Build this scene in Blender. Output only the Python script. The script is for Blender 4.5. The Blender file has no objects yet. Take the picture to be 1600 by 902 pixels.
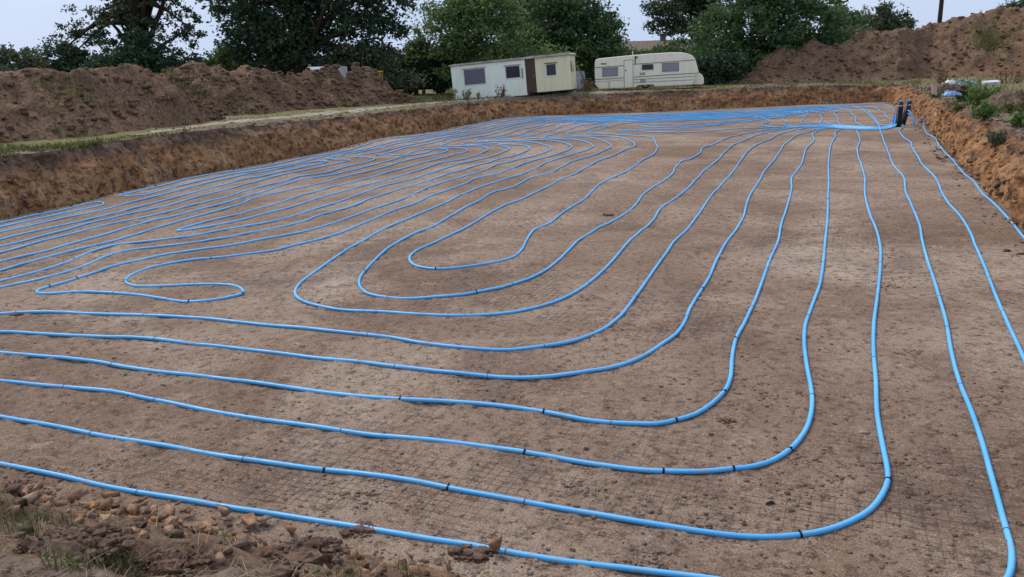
import bpy, bmesh, math, random
import numpy as np
from mathutils import Vector, Matrix
from mathutils.bvhtree import BVHTree
random.seed(7); rng = np.random.default_rng(7)
S = bpy.context.scene
C = S.collection
# ------------------------------------------------------------------ camera
F, H = 1280.0, 2.8                      # focal length in photo pixels (1600 wide), eye height above the pit floor
HS = -0.035                             # slope of the horizon in the photo (camera roll)
YH = 97 - HS * 300                      # horizon row at the middle column
roll = math.atan(-HS)
pitch = math.atan((451 - YH) * math.cos(roll) / F)
fwd = np.array([0, math.cos(pitch), -math.sin(pitch)])
up0 = np.array([0, math.sin(pitch), math.cos(pitch)])
rt0 = np.array([1.0, 0, 0])
rgt = rt0 * math.cos(roll) - up0 * math.sin(roll)
upv = rt0 * math.sin(roll) + up0 * math.cos(roll)
cam = bpy.data.cameras.new('camera')
cam.sensor_width = 36; cam.lens = F / 1600 * 36; cam.clip_end = 6000; cam.clip_start = 0.05
co = bpy.data.objects.new('camera', cam); C.objects.link(co)
M = Matrix.Identity(4)
for i in range(3):
    M[i][0] = rgt[i]; M[i][1] = upv[i]; M[i][2] = -fwd[i]
M[2][3] = H
co.matrix_world = M
S.camera = co
# ------------------------------------------------------------------ sky, sun, exposure
W = bpy.data.worlds.new('World'); S.world = W; W.use_nodes = True
nt = W.node_tree; nt.nodes.clear()
out = nt.nodes.new('ShaderNodeOutputWorld'); bg = nt.nodes.new('ShaderNodeBackground')
sky = nt.nodes.new('ShaderNodeTexSky'); sky.sky_type = 'NISHITA'; sky.sun_disc = False
SUN_EL, SUN_AZ = 52, -38                # sun beyond the pit, to the left of the view
sky.sun_elevation = math.radians(SUN_EL); sky.sun_rotation = math.radians(SUN_AZ)
sky.air_density = 1.0; sky.dust_density = 3.0
bgs = nt.nodes.new('ShaderNodeBackground'); bgs.inputs['Strength'].default_value = 0.06
nt.links.new(sky.outputs[0], bgs.inputs['Color'])
# even overcast layer with faint large cloud structure over the whole sky
tc = nt.nodes.new('ShaderNodeTexCoord'); nz = nt.nodes.new('ShaderNodeTexNoise')
nz.inputs['Scale'].default_value = 2.2; nz.inputs['Detail'].default_value = 4
nt.links.new(tc.outputs['Generated'], nz.inputs['Vector'])
cr = nt.nodes.new('ShaderNodeValToRGB')
cr.color_ramp.elements[0].position = 0.3; cr.color_ramp.elements[0].color = (0.29, 0.37, 0.525, 1)
cr.color_ramp.elements[1].position = 0.7; cr.color_ramp.elements[1].color = (0.43, 0.49, 0.615, 1)
nt.links.new(nz.outputs['Fac'], cr.inputs['Fac'])
nt.links.new(cr.outputs['Color'], bg.inputs['Color']); bg.inputs['Strength'].default_value = 1.0
mx = nt.nodes.new('ShaderNodeMixShader'); mx.inputs[0].default_value = 0.88
nt.links.new(bgs.outputs[0], mx.inputs[1]); nt.links.new(bg.outputs[0], mx.inputs[2])
nt.links.new(mx.outputs[0], out.inputs['Surface'])
sl = bpy.data.lights.new('sun', 'SUN'); sl.energy = 1.5; sl.angle = math.radians(28); sl.color = (1, 0.93, 0.84)
so = bpy.data.objects.new('sun', sl); C.objects.link(so)
az = math.radians(SUN_AZ); el = math.radians(SUN_EL)
sd = Vector((math.sin(az) * math.cos(el), math.cos(az) * math.cos(el), math.sin(el)))
so.rotation_euler = sd.to_track_quat('Z', 'Y').to_euler(); so.location = sd * 50
S.view_settings.view_transform = 'Standard'; S.view_settings.look = 'None'
S.view_settings.gamma = 1; S.view_settings.use_curve_mapping = False
S.view_settings.exposure = 0.82
# ------------------------------------------------------------------ pixel helpers
def ray(x, y):
    return fwd + rgt * (x - 800) / F - upv * (y - 451) / F
def at(x, y, z=0.0):
    d = ray(x, y); return np.array([0, 0, H]) + d * ((H - z) / -d[2])
def at_depth(x, y, Y):
    d = ray(x, y); return np.array([0, 0, H]) + d * (Y / d[1])
def proj(p):
    q = np.asarray(p, float) - np.array([0, 0, H]); z = q @ fwd
    return 800 + F * (q @ rgt) / z, 451 - F * (q @ upv) / z
def solve_z(X, Y, yfun):
    lo, hi = -3.0, 12.0
    for _ in range(40):
        m = (lo + hi) / 2; px, py = proj((X, Y, m))
        if py > yfun(px): lo = m
        else: hi = m
    return (lo + hi) / 2
def poly_fn(pts):
    a = np.array(pts, float); return lambda x: float(np.interp(x, a[:, 0], a[:, 1]))
# ------------------------------------------------------------------ noise
def _h(i, j, k, s):
    n = (i * 374761393 + j * 668265263 + k * 2147483647 + s * 974634777) & 0xffffffff
    n = ((n ^ (n >> 13)) * 1274126177) & 0xffffffff
    n = ((n ^ (n >> 16)) * 2246822519) & 0xffffffff
    return ((n ^ (n >> 15)) & 0xffff) / 65535.0 * 2 - 1
def vnoise(x, y, z=0.0, s=0):
    x, y, z = np.broadcast_arrays(np.asarray(x, float), np.asarray(y, float), np.asarray(z, float))
    xi, yi, zi = np.floor(x).astype(np.int64), np.floor(y).astype(np.int64), np.floor(z).astype(np.int64)
    u, v, w = x - xi, y - yi, z - zi
    u, v, w = [t * t * (3 - 2 * t) for t in (u, v, w)]
    def L(k):
        a = _h(xi, yi, k, s); b = _h(xi + 1, yi, k, s); c = _h(xi, yi + 1, k, s); d = _h(xi + 1, yi + 1, k, s)
        return (a * (1 - u) + b * u) * (1 - v) + (c * (1 - u) + d * u) * v
    if not np.any(w): return L(zi)
    return L(zi) * (1 - w) + L(zi + 1) * w
def fbm(x, y, z=0.0, f=1.0, o=4, s=0, g=0.5):
    r = 0; a = 1.0
    for i in range(o):
        r = r + a * vnoise(np.asarray(x) * f + 17.3 * i, np.asarray(y) * f - 9.1 * i, np.asarray(z) * f, s + i); f *= 2.03; a *= g
    return r
# ------------------------------------------------------------------ mesh helpers
def new_mesh(name, V, Fc, mats, smooth=False, matidx=None):
    me = bpy.data.meshes.new(name); V = np.asarray(V, np.float32)
    if isinstance(Fc, np.ndarray):
        n, k = Fc.shape
        me.vertices.add(len(V)); me.vertices.foreach_set('co', V.ravel())
        me.loops.add(n * k); me.loops.foreach_set('vertex_index', Fc.astype(np.int32).ravel())
        me.polygons.add(n); me.polygons.foreach_set('loop_start', np.arange(0, n * k, k, dtype=np.int32))
        me.update(calc_edges=True)
    else:
        me.from_pydata([tuple(map(float, v)) for v in V], [], Fc); me.update()
    for m in (mats if isinstance(mats, (list, tuple)) else [mats]): me.materials.append(m)
    if matidx is not None: me.polygons.foreach_set('material_index', np.asarray(matidx, np.int32))
    if smooth: me.polygons.foreach_set('use_smooth', np.ones(len(me.polygons), bool))
    return me
def link(name, me, parent=None, loc=None):
    o = bpy.data.objects.new(name, me); C.objects.link(o)
    if loc is not None: o.location = loc
    if parent is not None: o.parent = parent
    return o
def tag(o, label=None, cat=None, group=None, kind=None):
    if label: o['label'] = label
    if cat: o['category'] = cat
    if group: o['group'] = group
    if kind: o['kind'] = kind
    return o
def empty(name, loc, rz=0.0, label=None, cat=None, group=None):
    o = bpy.data.objects.new(name, None); C.objects.link(o); o.location = loc; o.rotation_euler = (0, 0, rz)
    o.empty_display_size = 0.2
    return tag(o, label, cat, group)
def grid_faces(nu, nv, wrap=False):
    i = np.arange(nu if wrap else nu - 1)[:, None]; j = np.arange(nv - 1)[None, :]
    i2 = (i + 1) % nu
    return np.stack([i * nv + j, i2 * nv + j, i2 * nv + j + 1, i * nv + j + 1], -1).reshape(-1, 4)
class MB:
    """collects simple solids, builds ONE mesh object"""
    def __init__(s): s.V = []; s.F = []
    def add(s, V, Fc):
        n = len(s.V); s.V += [tuple(map(float, v)) for v in V]; s.F += [tuple(int(i) + n for i in f) for f in Fc]; return s
    def box(s, x0, x1, y0, y1, z0, z1, bev=0.0):
        if bev <= 0:
            V = [(x, y, z) for z in (z0, z1) for y in (y0, y1) for x in (x0, x1)]
            return s.add(V, [(0, 2, 3, 1), (4, 5, 7, 6), (0, 1, 5, 4), (2, 6, 7, 3), (0, 4, 6, 2), (1, 3, 7, 5)])
        bm = bmesh.new(); bmesh.ops.create_cube(bm, size=1)
        for v in bm.verts:
            v.co = Vector(((x0 + x1) / 2 + v.co.x * (x1 - x0), (y0 + y1) / 2 + v.co.y * (y1 - y0), (z0 + z1) / 2 + v.co.z * (z1 - z0)))
        bmesh.ops.bevel(bm, geom=bm.edges[:], offset=bev, segments=2, affect='EDGES', profile=0.5)
        return s.addbm(bm)
    def addbm(s, bm):
        bm.verts.index_update(); s.add([v.co for v in bm.verts], [[v.index for v in f.verts] for f in bm.faces]); bm.free(); return s
    def prism(s, prof, y0, y1, bev=0.0):
        """side outline (x,z) extruded from y0 to y1"""
        bm = bmesh.new(); vs = [bm.verts.new((x, y0, z)) for x, z in prof]; f = bm.faces.new(vs)
        r = bmesh.ops.extrude_face_region(bm, geom=[f])
        for v in r['geom']:
            if isinstance(v, bmesh.types.BMVert): v.co.y = y1
        bmesh.ops.recalc_face_normals(bm, faces=bm.faces[:])
        if bev > 0:
            ed = [e for e in bm.edges if abs(e.verts[0].co.y - e.verts[1].co.y) < 1e-6]
            bmesh.ops.bevel(bm, geom=ed, offset=bev, segments=3, affect='EDGES', profile=0.5)
        return s.addbm(bm)
    def tube(s, pts, r, n=8, cap=True):
        pts = [np.array(p, float) for p in pts]; m = len(pts); rr = r if hasattr(r, '__len__') else [r] * m
        V = []; prev = None
        for i, p in enumerate(pts):
            t = pts[min(i + 1, m - 1)] - pts[max(i - 1, 0)]; t = t / (np.linalg.norm(t) + 1e-9)
            a = prev if prev is not None else (np.array([0, 0, 1.0]) if abs(t[2]) < .9 else np.array([1.0, 0, 0]))
            u = a - t * (a @ t); u = u / (np.linalg.norm(u) + 1e-9); prev = u; w = np.cross(t, u)
            for k in range(n):
                q = 2 * math.pi * k / n; V.append(p + (u * math.cos(q) + w * math.sin(q)) * rr[i])
        Fc = [(i * n + k, i * n + (k + 1) % n, (i + 1) * n + (k + 1) % n, (i + 1) * n + k) for i in range(m - 1) for k in range(n)]
        if cap: Fc += [tuple(range(n))[::-1], tuple((m - 1) * n + k for k in range(n))]
        return s.add(V, Fc)
    def build(s, name, mat, parent=None, smooth=False):
        me = new_mesh(name, s.V, s.F, mat, smooth); return link(name, me, parent)
# ------------------------------------------------------------------ materials
def mat_base(name, rough=0.8, spec=0.3):
    m = bpy.data.materials.new(name); m.use_nodes = True; t = m.node_tree
    b = t.nodes['Principled BSDF']; b.inputs['Roughness'].default_value = rough
    b.inputs['Specular IOR Level'].default_value = spec
    return m, t, b
def N(t, ty, **kw):
    n = t.nodes.new(ty)
    for k, v in kw.items():
        if k in n.inputs: n.inputs[k].default_value = v
        else: setattr(n, k, v)
    return n
def noise(t, scale, detail=5, rough=0.6, vec=None, dist=0.0):
    n = N(t, 'ShaderNodeTexNoise', Scale=scale, Detail=detail, Roughness=rough, Distortion=dist)
    if vec is not None: t.links.new(vec, n.inputs['Vector'])
    return n.outputs['Fac']
def ramp(t, fac, stops):
    r = N(t, 'ShaderNodeValToRGB'); e = r.color_ramp.elements
    while len(e) < len(stops): e.new(0.5)
    for k, (p, c) in enumerate(stops):
        e[k].position = p; e[k].color = (*c, 1) if len(c) == 3 else c
    t.links.new(fac, r.inputs['Fac']); return r.outputs['Color']
def mixc(t, fac, a, b, mode='MIX'):
    m = N(t, 'ShaderNodeMix', data_type='RGBA', blend_type=mode)
    if isinstance(fac, (int, float)): m.inputs[0].default_value = fac
    else: t.links.new(fac, m.inputs[0])
    for s_, v in ((6, a), (7, b)):
        if isinstance(v, tuple): m.inputs[s_].default_value = (*v, 1) if len(v) == 3 else v
        else: t.links.new(v, m.inputs[s_])
    return m.outputs[2]
def bump(t, b, height, strength=0.5, dist=0.02, prev=None):
    n = N(t, 'ShaderNodeBump', Strength=strength, Distance=dist); t.links.new(height, n.inputs['Height'])
    if prev is not None: t.links.new(prev, n.inputs['Normal'])
    t.links.new(n.outputs[0], b.inputs['Normal']); return n.outputs[0]
def pos(t): return N(t, 'ShaderNodeNewGeometry').outputs['Position']
def island(t): return N(t, 'ShaderNodeNewGeometry').outputs['Random Per Island']
def plain(name, col, rough=0.6, var=0.12, scale=6, spec=0.3, bmp=0.0):
    m, t, b = mat_base(name, rough, spec); p = pos(t)
    f = noise(t, scale, 4, 0.6, p)
    lo = tuple(c * (1 - var) for c in col); hi = tuple(min(1, c * (1 + var)) for c in col)
    t.links.new(ramp(t, f, [(0.3, lo), (0.7, hi)]), b.inputs['Base Color'])
    if bmp: bump(t, b, noise(t, scale * 6, 3, .6, p), bmp, 0.01)
    return m
def soil_mat(name, dark, mid, light, tint=None, s0=0.5, bm=0.6, fs=9):
    m, t, b = mat_base(name, 0.95, 0.15); p = pos(t)
    big = noise(t, s0, 5, 0.62, p, 0.4); fine = noise(t, fs, 7, 0.74, p); grit = noise(t, 60, 4, 0.7, p)
    c1 = ramp(t, big, [(0.32, mid), (0.50, tuple((a + c) / 2 for a, c in zip(mid, light))), (0.66, light)])
    c2 = mixc(t, ramp(t, fine, [(0.40, (1, 1, 1)), (0.56, (0, 0, 0))]), c1, dark)
    c3 = mixc(t, 0.55, c2, ramp(t, grit, [(0.3, (0.28, 0.28, 0.28)), (0.55, (0.55, 0.55, 0.55)), (0.75, (0.85, 0.85, 0.85))]), 'OVERLAY')
    if tint is not None:
        tn = noise(t, 1.7, 4, 0.6, p); c3 = mixc(t, ramp(t, tn, [(0.56, (0, 0, 0)), (0.70, (0.55, 0.55, 0.55))]), c3, tint)
    t.links.new(c3, b.inputs['Base Color'])
    n1 = bump(t, b, fine, bm, 0.05); bump(t, b, grit, bm * 0.8, 0.008, n1)
    return m
def floor_mat():
    m, t, b = mat_base('pit_floor_soil', 0.95, 0.15); p = pos(t)
    broad = noise(t, 0.28, 6, 0.62, p, 0.9); damp = noise(t, 0.75, 7, 0.68, p, 0.5); fine = noise(t, 11, 8, 0.82, p); fleck = noise(t, 26, 6, .78, p); grit = noise(t, 80, 4, 0.75, p); mid = noise(t, 3.2, 6, .7, p, .3)
    c = ramp(t, broad, [(0.34, (0.205, 0.132, 0.088)), (0.47, (0.265, 0.18, 0.126)), (0.60, (0.35, 0.258, 0.19)), (0.72, (0.43, 0.335, 0.26))])
    c = mixc(t, ramp(t, damp, [(0.36, (0.6, 0.6, 0.6)), (0.50, (0, 0, 0))]), c, (0.145, 0.093, 0.066))
    c = mixc(t, ramp(t, mid, [(0.58, (0, 0, 0)), (0.70, (0.6, 0.6, 0.6))]), c, (0.42, 0.34, 0.275))
    c = mixc(t, ramp(t, fine, [(0.40, (0.9, 0.9, 0.9)), (0.50, (0, 0, 0))]), c, (0.105, 0.066, 0.046))
    c = mixc(t, ramp(t, fleck, [(0.55, (0, 0, 0)), (0.64, (0.6, 0.6, 0.6))]), c, (0.41, 0.31, 0.23))
    c = mixc(t, 0.75, c, ramp(t, grit, [(0.34, (0.18, 0.18, 0.18)), (0.52, (0.52, 0.52, 0.52)), (0.68, (0.9, 0.9, 0.9))]), 'OVERLAY')
    g = noise(t, 1.1, 5, .7, p); c = mixc(t, ramp(t, g, [(0.64, (0, 0, 0)), (0.74, (0.5, 0.5, 0.5))]), c, (0.16, 0.16, 0.07))
    t.links.new(c, b.inputs['Base Color']); n1 = bump(t, b, fine, 0.7, 0.035); bump(t, b, grit, 0.5, 0.008, n1); return m
M_floor = floor_mat()
M_spoil = soil_mat('spoil_soil', (0.088, 0.048, 0.029), (0.178, 0.104, 0.062), (0.27, 0.168, 0.106), tint=(0.12, 0.105, 0.045), s0=0.7, bm=0.9)
M_topsoil = soil_mat('bank_topsoil', (0.075, 0.047, 0.033), (0.16, 0.105, 0.073), (0.25, 0.175, 0.125), tint=(0.12, 0.11, 0.05), s0=0.9, bm=0.9)
M_earth = soil_mat('clod_earth', (0.085, 0.05, 0.034), (0.15, 0.093, 0.064), (0.21, 0.135, 0.095), s0=3)
M_track = soil_mat('track_soil', (0.22, 0.17, 0.13), (0.30, 0.25, 0.205), (0.44, 0.39, 0.34), s0=1.2)
M_clod = soil_mat('clod_soil', (0.10, 0.064, 0.044), (0.165, 0.11, 0.08), (0.26, 0.19, 0.145), s0=3)
def wall_mat():
    m, t, b = mat_base('pit_wall_clay', 0.95, 0.12); p = pos(t)
    sx = N(t, 'ShaderNodeSeparateXYZ'); t.links.new(p, sx.inputs[0])
    big = noise(t, 0.8, 5, 0.65, p, 0.3); fine = noise(t, 5, 7, 0.72, p); grit = noise(t, 38, 4, 0.7, p)
    clay = ramp(t, big, [(0.30, (0.25, 0.115, 0.055)), (0.48, (0.39, 0.20, 0.09)), (0.62, (0.46, 0.265, 0.13)), (0.75, (0.40, 0.275, 0.175))])
    clay = mixc(t, ramp(t, fine, [(0.38, (1, 1, 1)), (0.55, (0, 0, 0))]), clay, (0.105, 0.056, 0.035))
    top = ramp(t, fine, [(0.35, (0.075, 0.046, 0.033)), (0.5, (0.165, 0.103, 0.07)), (0.68, (0.26, 0.172, 0.12))])
    a = N(t, 'ShaderNodeMath', operation='MULTIPLY_ADD'); t.links.new(big, a.inputs[0]); a.inputs[1].default_value = 1.3
    t.links.new(sx.outputs['Z'], a.inputs[2])
    at_ = N(t, 'ShaderNodeAttribute', attribute_name='front'); ad = N(t, 'ShaderNodeMath', operation='ADD')
    t.links.new(a.outputs[0], ad.inputs[0]); t.links.new(at_.outputs['Fac'], ad.inputs[1])
    c = mixc(t, ramp(t, ad.outputs[0], [(0.0, (0, 0, 0)), (1.0, (1, 1, 1))]), clay, top)
    mr = N(t, 'ShaderNodeMapRange'); mr.inputs[1].default_value = 1.38; mr.inputs[2].default_value = 1.7
    t.links.new(ad.outputs[0], mr.inputs[0]); c = mixc(t, mr.outputs[0], clay, top)
    c = mixc(t, 0.6, c, ramp(t, grit, [(0.3, (0.25, 0.25, 0.25)), (0.55, (0.55, 0.55, 0.55)), (0.75, (0.9, 0.9, 0.9))]), 'OVERLAY')
    t.links.new(c, b.inputs['Base Color'])
    n1 = bump(t, b, fine, 0.9, 0.08); bump(t, b, grit, 0.7, 0.012, n1)
    return m
M_wall = wall_mat()
def ground_mat():
    m, t, b = mat_base('field_ground', 0.95, 0.12); p = pos(t)
    fine = noise(t, 7, 6, 0.7, p); grit = noise(t, 45, 4, .7, p)
    grass = ramp(t, fine, [(0.3, (0.075, 0.07, 0.028)), (0.5, (0.165, 0.15, 0.06)), (0.7, (0.25, 0.215, 0.105))])
    soil = ramp(t, fine, [(0.3, (0.10, 0.068, 0.05)), (0.55, (0.19, 0.14, 0.105)), (0.72, (0.27, 0.21, 0.165))])
    a = N(t, 'ShaderNodeAttribute', attribute_name='grass')
    c = mixc(t, a.outputs['Fac'], soil, grass)
    t.links.new(c, b.inputs['Base Color']); n1 = bump(t, b, fine, .8, .06); bump(t, b, grit, .6, .01, n1)
    return m
M_ground = ground_mat()
def leaf_mat(name, dark, mid, light, trans=0.25):
    m, t, b = mat_base(name, 0.55, 0.25)
    c = ramp(t, island(t), [(0.0, dark), (0.55, mid), (1.0, light)])
    p = pos(t); c = mixc(t, ramp(t, noise(t, 0.55, 3, .6, p), [(0.35, (0.25, 0.25, 0.25)), (0.65, (0.9, 0.9, 0.9))]), mixc(t, 0.5, c, dark), c)
    t.links.new(c, b.inputs['Base Color'])
    tr = N(t, 'ShaderNodeBsdfTranslucent'); t.links.new(c, tr.inputs['Color'])
    ms = N(t, 'ShaderNodeMixShader'); ms.inputs[0].default_value = trans
    o = t.nodes['Material Output']; t.links.new(b.outputs[0], ms.inputs[1]); t.links.new(tr.outputs[0], ms.inputs[2]); t.links.new(ms.outputs[0], o.inputs['Surface'])
    return m
M_bark = plain('bark', (0.055, 0.042, 0.032), 0.95, 0.4, 5, 0.1, 0.6)
L_oak = leaf_mat('leaf_oak', (0.040, 0.062, 0.032), (0.062, 0.095, 0.045), (0.105, 0.14, 0.065), 0.35)
L_dark = leaf_mat('leaf_dark', (0.032, 0.06, 0.034), (0.052, 0.092, 0.048), (0.088, 0.138, 0.066), 0.35)
L_mid = leaf_mat('leaf_mid', (0.058, 0.11, 0.044), (0.10, 0.175, 0.064), (0.175, 0.26, 0.092), 0.35)
L_light = leaf_mat('leaf_light', (0.09, 0.145, 0.052), (0.155, 0.235, 0.078), (0.25, 0.325, 0.115), 0.35)
L_olive = leaf_mat('leaf_olive', (0.065, 0.085, 0.048), (0.10, 0.125, 0.066), (0.16, 0.185, 0.10), 0.35)
L_grass = leaf_mat('grass_blades', (0.06, 0.075, 0.02), (0.14, 0.16, 0.045), (0.30, 0.27, 0.12), 0.3)
L_green = leaf_mat('weed_green', (0.045, 0.09, 0.02), (0.11, 0.20, 0.04), (0.22, 0.32, 0.08), 0.3)
L_dry = leaf_mat('dry_stems', (0.10, 0.065, 0.035), (0.22, 0.155, 0.08), (0.38, 0.30, 0.18), 0.15)
L_rust = leaf_mat('weed_rust', (0.09, 0.04, 0.022), (0.17, 0.08, 0.04), (0.24, 0.15, 0.07), 0.15)
def pipe_mat():
    m, t, b = mat_base('blue_pipe_plastic', 0.38, 0.45); p = pos(t)
    f = noise(t, 1.1, 3, .5, p); d = noise(t, 5, 7, 0.75, p); d2 = noise(t, 30, 4, .7, p)
    c = ramp(t, f, [(0.3, (0.065, 0.40, 0.82)), (0.7, (0.13, 0.51, 0.93))])
    dirt = ramp(t, d, [(0.55, (0, 0, 0)), (0.68, (0.75, 0.75, 0.75))])
    c = mixc(t, dirt, c, (0.30, 0.29, 0.28))
    c = mixc(t, ramp(t, d2, [(0.60, (0, 0, 0)), (0.72, (0.45, 0.45, 0.45))]), c, (0.22, 0.19, 0.17))
    t.links.new(c, b.inputs['Base Color'])
    t.links.new(ramp(t, d, [(0.45, (0.36, 0.36, 0.36)), (0.7, (0.8, 0.8, 0.8))]), b.inputs['Roughness'])
    return m
M_pipe = pipe_mat()
M_black = plain('black_plastic', (0.012, 0.012, 0.014), 0.45, 0.3, 20)
M_wire = plain('rusty_wire', (0.12, 0.09, 0.072), 0.7, 0.5, 4, 0.4)
M_stone = soil_mat('rubble_stone', (0.20, 0.105, 0.06), (0.32, 0.18, 0.108), (0.42, 0.27, 0.175), s0=2.2, bm=0.5)
M_stone3 = soil_mat('dusty_stone', (0.19, 0.12, 0.08), (0.27, 0.18, 0.125), (0.36, 0.26, 0.19), s0=2.2, bm=0.5)
M_stone2 = soil_mat('pale_stone', (0.20, 0.155, 0.12), (0.27, 0.22, 0.18), (0.38, 0.33, 0.28), s0=2.2, bm=0.5)
# ------------------------------------------------------------------ pit outline
ytop = poly_fn([(-400, 305), (0, 246), (60, 238), (120, 229), (200, 217), (300, 204), (400, 196), (500, 187), (600, 176), (650, 170), (712, 162), (770, 159), (837, 155),
                (894, 151), (936, 148), (992, 144), (1049, 142), (1100, 141), (1142, 138), (1200, 136), (1325, 133), (1400, 133), (1430, 139), (1455, 149),
                (1490, 161), (1512, 166), (1530, 177), (1550, 187), (1575, 199), (1600, 213), (1900, 400)])
basepx = [(-60, 355), (0, 340), (62, 327), (150, 311), (185, 300), (280, 279), (360, 263), (454, 245), (540, 229), (609, 213.5), (652, 209), (720, 197.5), (800, 183), (870, 180.5),
          (1000, 175.5), (1050, 173.5), (1100, 171), (1200, 167.5), (1300, 163), (1360, 160), (1388, 159.5), (1404, 165), (1428, 183), (1447, 197), (1472, 226), (1502, 256), (1532, 289), (1562, 323), (1600, 369)]
loop = [tuple(at(x, y, 0)[:2]) + (0.62, None) for x, y in basepx]
xr, yr = loop[-1][:2]
loop += [(6.3, 8.0, 0.7, 1.35), (5.4, 5.6, 0.8, 1.3), (4.8, 3.6, 1.0, 1.25), (4.3, 2.5, 1.6, 1.2), (3.4, 2.35, 2.0, 1.2)]
front = [(1130, 932), (950, 902), (850, 884), (740, 862), (560, 830), (400, 803), (200, 768), (60, 743), (-60, 722)]
for x, y in front: loop.append(tuple(at(x, y + 9, 0)[:2]) + (2.1, 1.2))
loop += [(-8.2, 7.4, 2.1, 1.2), (-12.5, 9.2, 1.8, 1.2), (-14.3, 10.6, 1.0, 1.2)]
L4 = np.array([[a, b, c, (9 if d is None else d)] for a, b, c, d in loop])
seg = np.linalg.norm(np.diff(np.vstack([L4[:, :2], L4[:1, :2]]), axis=0), axis=1); cum = np.r_[0, np.cumsum(seg)]
NL = 1500
sp = np.linspace(0, cum[-1], NL, endpoint=False)
Lc = np.vstack([L4, L4[:1]])
base = np.stack([np.interp(sp, cum, Lc[:, 0]), np.interp(sp, cum, Lc[:, 1])], 1)
off = np.interp(sp, cum, Lc[:, 2])
def smooth_loop(a, n):
    k = np.ones(n) / n; p = np.concatenate([a[-n:], a, a[:n]])
    if a.ndim == 1: return np.convolve(p, k, 'same')[n:-n]
    return np.stack([np.convolve(p[:, i], k, 'same')[n:-n] for i in range(a.shape[1])], 1)
base = smooth_loop(base, 9); off = smooth_loop(off, 15)
tan = np.roll(base, -3, 0) - np.roll(base, 3, 0); tan /= np.linalg.norm(tan, axis=1)[:, None]
area = 0.5 * np.sum(base[:, 0] * np.roll(base[:, 1], -1) - np.roll(base[:, 0], -1) * base[:, 1])
nrm = np.stack([tan[:, 1], -tan[:, 0]], 1) * (1 if area > 0 else -1)     # outward
nrm = smooth_loop(nrm, 41); nrm /= np.linalg.norm(nrm, axis=1)[:, None]
seen = sp < cum[len(basepx) - 1]
top = base + nrm * off[:, None]
zt = np.full(NL, 1.2)
for i in range(NL):
    if seen[i]: zt[i] = np.clip(solve_z(top[i, 0], top[i, 1], ytop), 0.9, 1.6)
zt = smooth_loop(zt, 31)
# ------------------------------------------------------------------ pit floor
def floor_low(x, y): return 0.045 * fbm(x, y, 0, 0.22, 2, 3) + 0.012 * fbm(x, y, 0, 1.3, 2, 5)
def floor_z(x, y):
    d = np.hypot(x, y); near = np.clip((22 - d) / 14, 0.25, 1)
    patch = np.clip(0.5 + fbm(x, y, 0, 0.6, 2, 40), 0.1, 1.3)
    r = 0.011 * fbm(x, y, 0, 4.5, 2, 8) * patch + 0.0085 * fbm(x, y, 0, 14, 3, 11, .6) * near * patch
    return floor_low(x, y) + r
rows = np.geomspace(1.6, 56, 880)
lx = []
for Y in rows:
    xs = []
    for i in range(0, NL):
        a, b_ = base[i], base[(i + 1) % NL]
        if (a[1] - Y) * (b_[1] - Y) <= 0 and a[1] != b_[1]: xs.append(a[0] + (b_[0] - a[0]) * (Y - a[1]) / (b_[1] - a[1]))
    lx.append((min(xs), max(xs)) if len(xs) >= 2 else None)
okv = [v for v in lx if v]; lx = np.array([v or okv[0] for v in lx])
nc = 560
uu = np.linspace(0, 1, nc)
xa = lx[:, :1] - np.clip(4.0 - rows[:, None] * .1, 0.5, 4); X = xa + (lx[:, 1:] + 0.5 - xa) * uu[None, :]; Yg = np.repeat(rows[:, None], nc, 1)
Z = floor_z(X, Yg)
fl = link('pit_floor', new_mesh('pit_floor', np.stack([X, Yg, Z], -1).reshape(-1, 3), grid_faces(len(rows), nc), M_floor, True))
tag(fl, 'bare trampled brown soil floor of the dug pit', None, None, 'structure')
# ------------------------------------------------------------------ pit banks (cut earth sides, gentle front slope)
nv = 34
v = np.linspace(0, 1, nv)
isfront = np.clip((off - 1.0) / 0.8, 0, 1)
prof = v[None, :] ** (1.0 + 0.5 * isfront[:, None]) * 0 + (v[None, :] * (1 - isfront[:, None]) * (0.35 + 0.65 * v[None, :]) + v[None, :] * isfront[:, None])
zz = -0.12 + (zt[:, None] + 0.12) * (v[None, :] ** (1 + 0.05 * isfront[:, None]))
bx = base[:, None, 0] + nrm[:, None, 0] * off[:, None] * prof
by = base[:, None, 1] + nrm[:, None, 1] * off[:, None] * prof
win = np.sin(np.clip(v, 0.02, 1) * math.pi * 0.5)[None, :] ** 0.6 * np.where(v > 0.9, 1 - (v - 0.9) * 4, 1)[None, :]
dsp = (0.20 * fbm(bx, by, zz * 1.5, 0.9, 3, 21) + 0.10 * fbm(bx, by, zz, 4, 3, 31)) * win * (1 - 0.55 * isfront[:, None])
blk = np.round(fbm(bx, by, zz, 2.4, 2, 77) * 3) / 3 * 0.07 * win * (1 - 0.7 * isfront[:, None])
grv = fbm(sp[:, None] * 2.6 + 0 * zz, v[None, :] * .5 + 0 * zz, 0, 1.0, 3, 88) * 0.075 * win * (1 - isfront[:, None])
dsp = dsp + blk + grv
bx = bx + nrm[:, None, 0] * dsp; by = by + nrm[:, None, 1] * dsp
zz = zz + (0.05 * fbm(bx, by, 0, 1.5, 3, 51) + isfront[:, None] * (0.10 * fbm(bx, by, 0, 2.2, 4, 61) + 0.035 * fbm(bx, by, 0, 9, 3, 66, .65))) * win
bankV = np.stack([bx, by, zz], -1)
bank = link('pit_bank', new_mesh('pit_bank', bankV.reshape(-1, 3), grid_faces(NL, nv, True), M_wall, True))
tag(bank, 'steep cut earth sides of the pit, dark topsoil over orange clay', None, None, 'structure')
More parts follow.
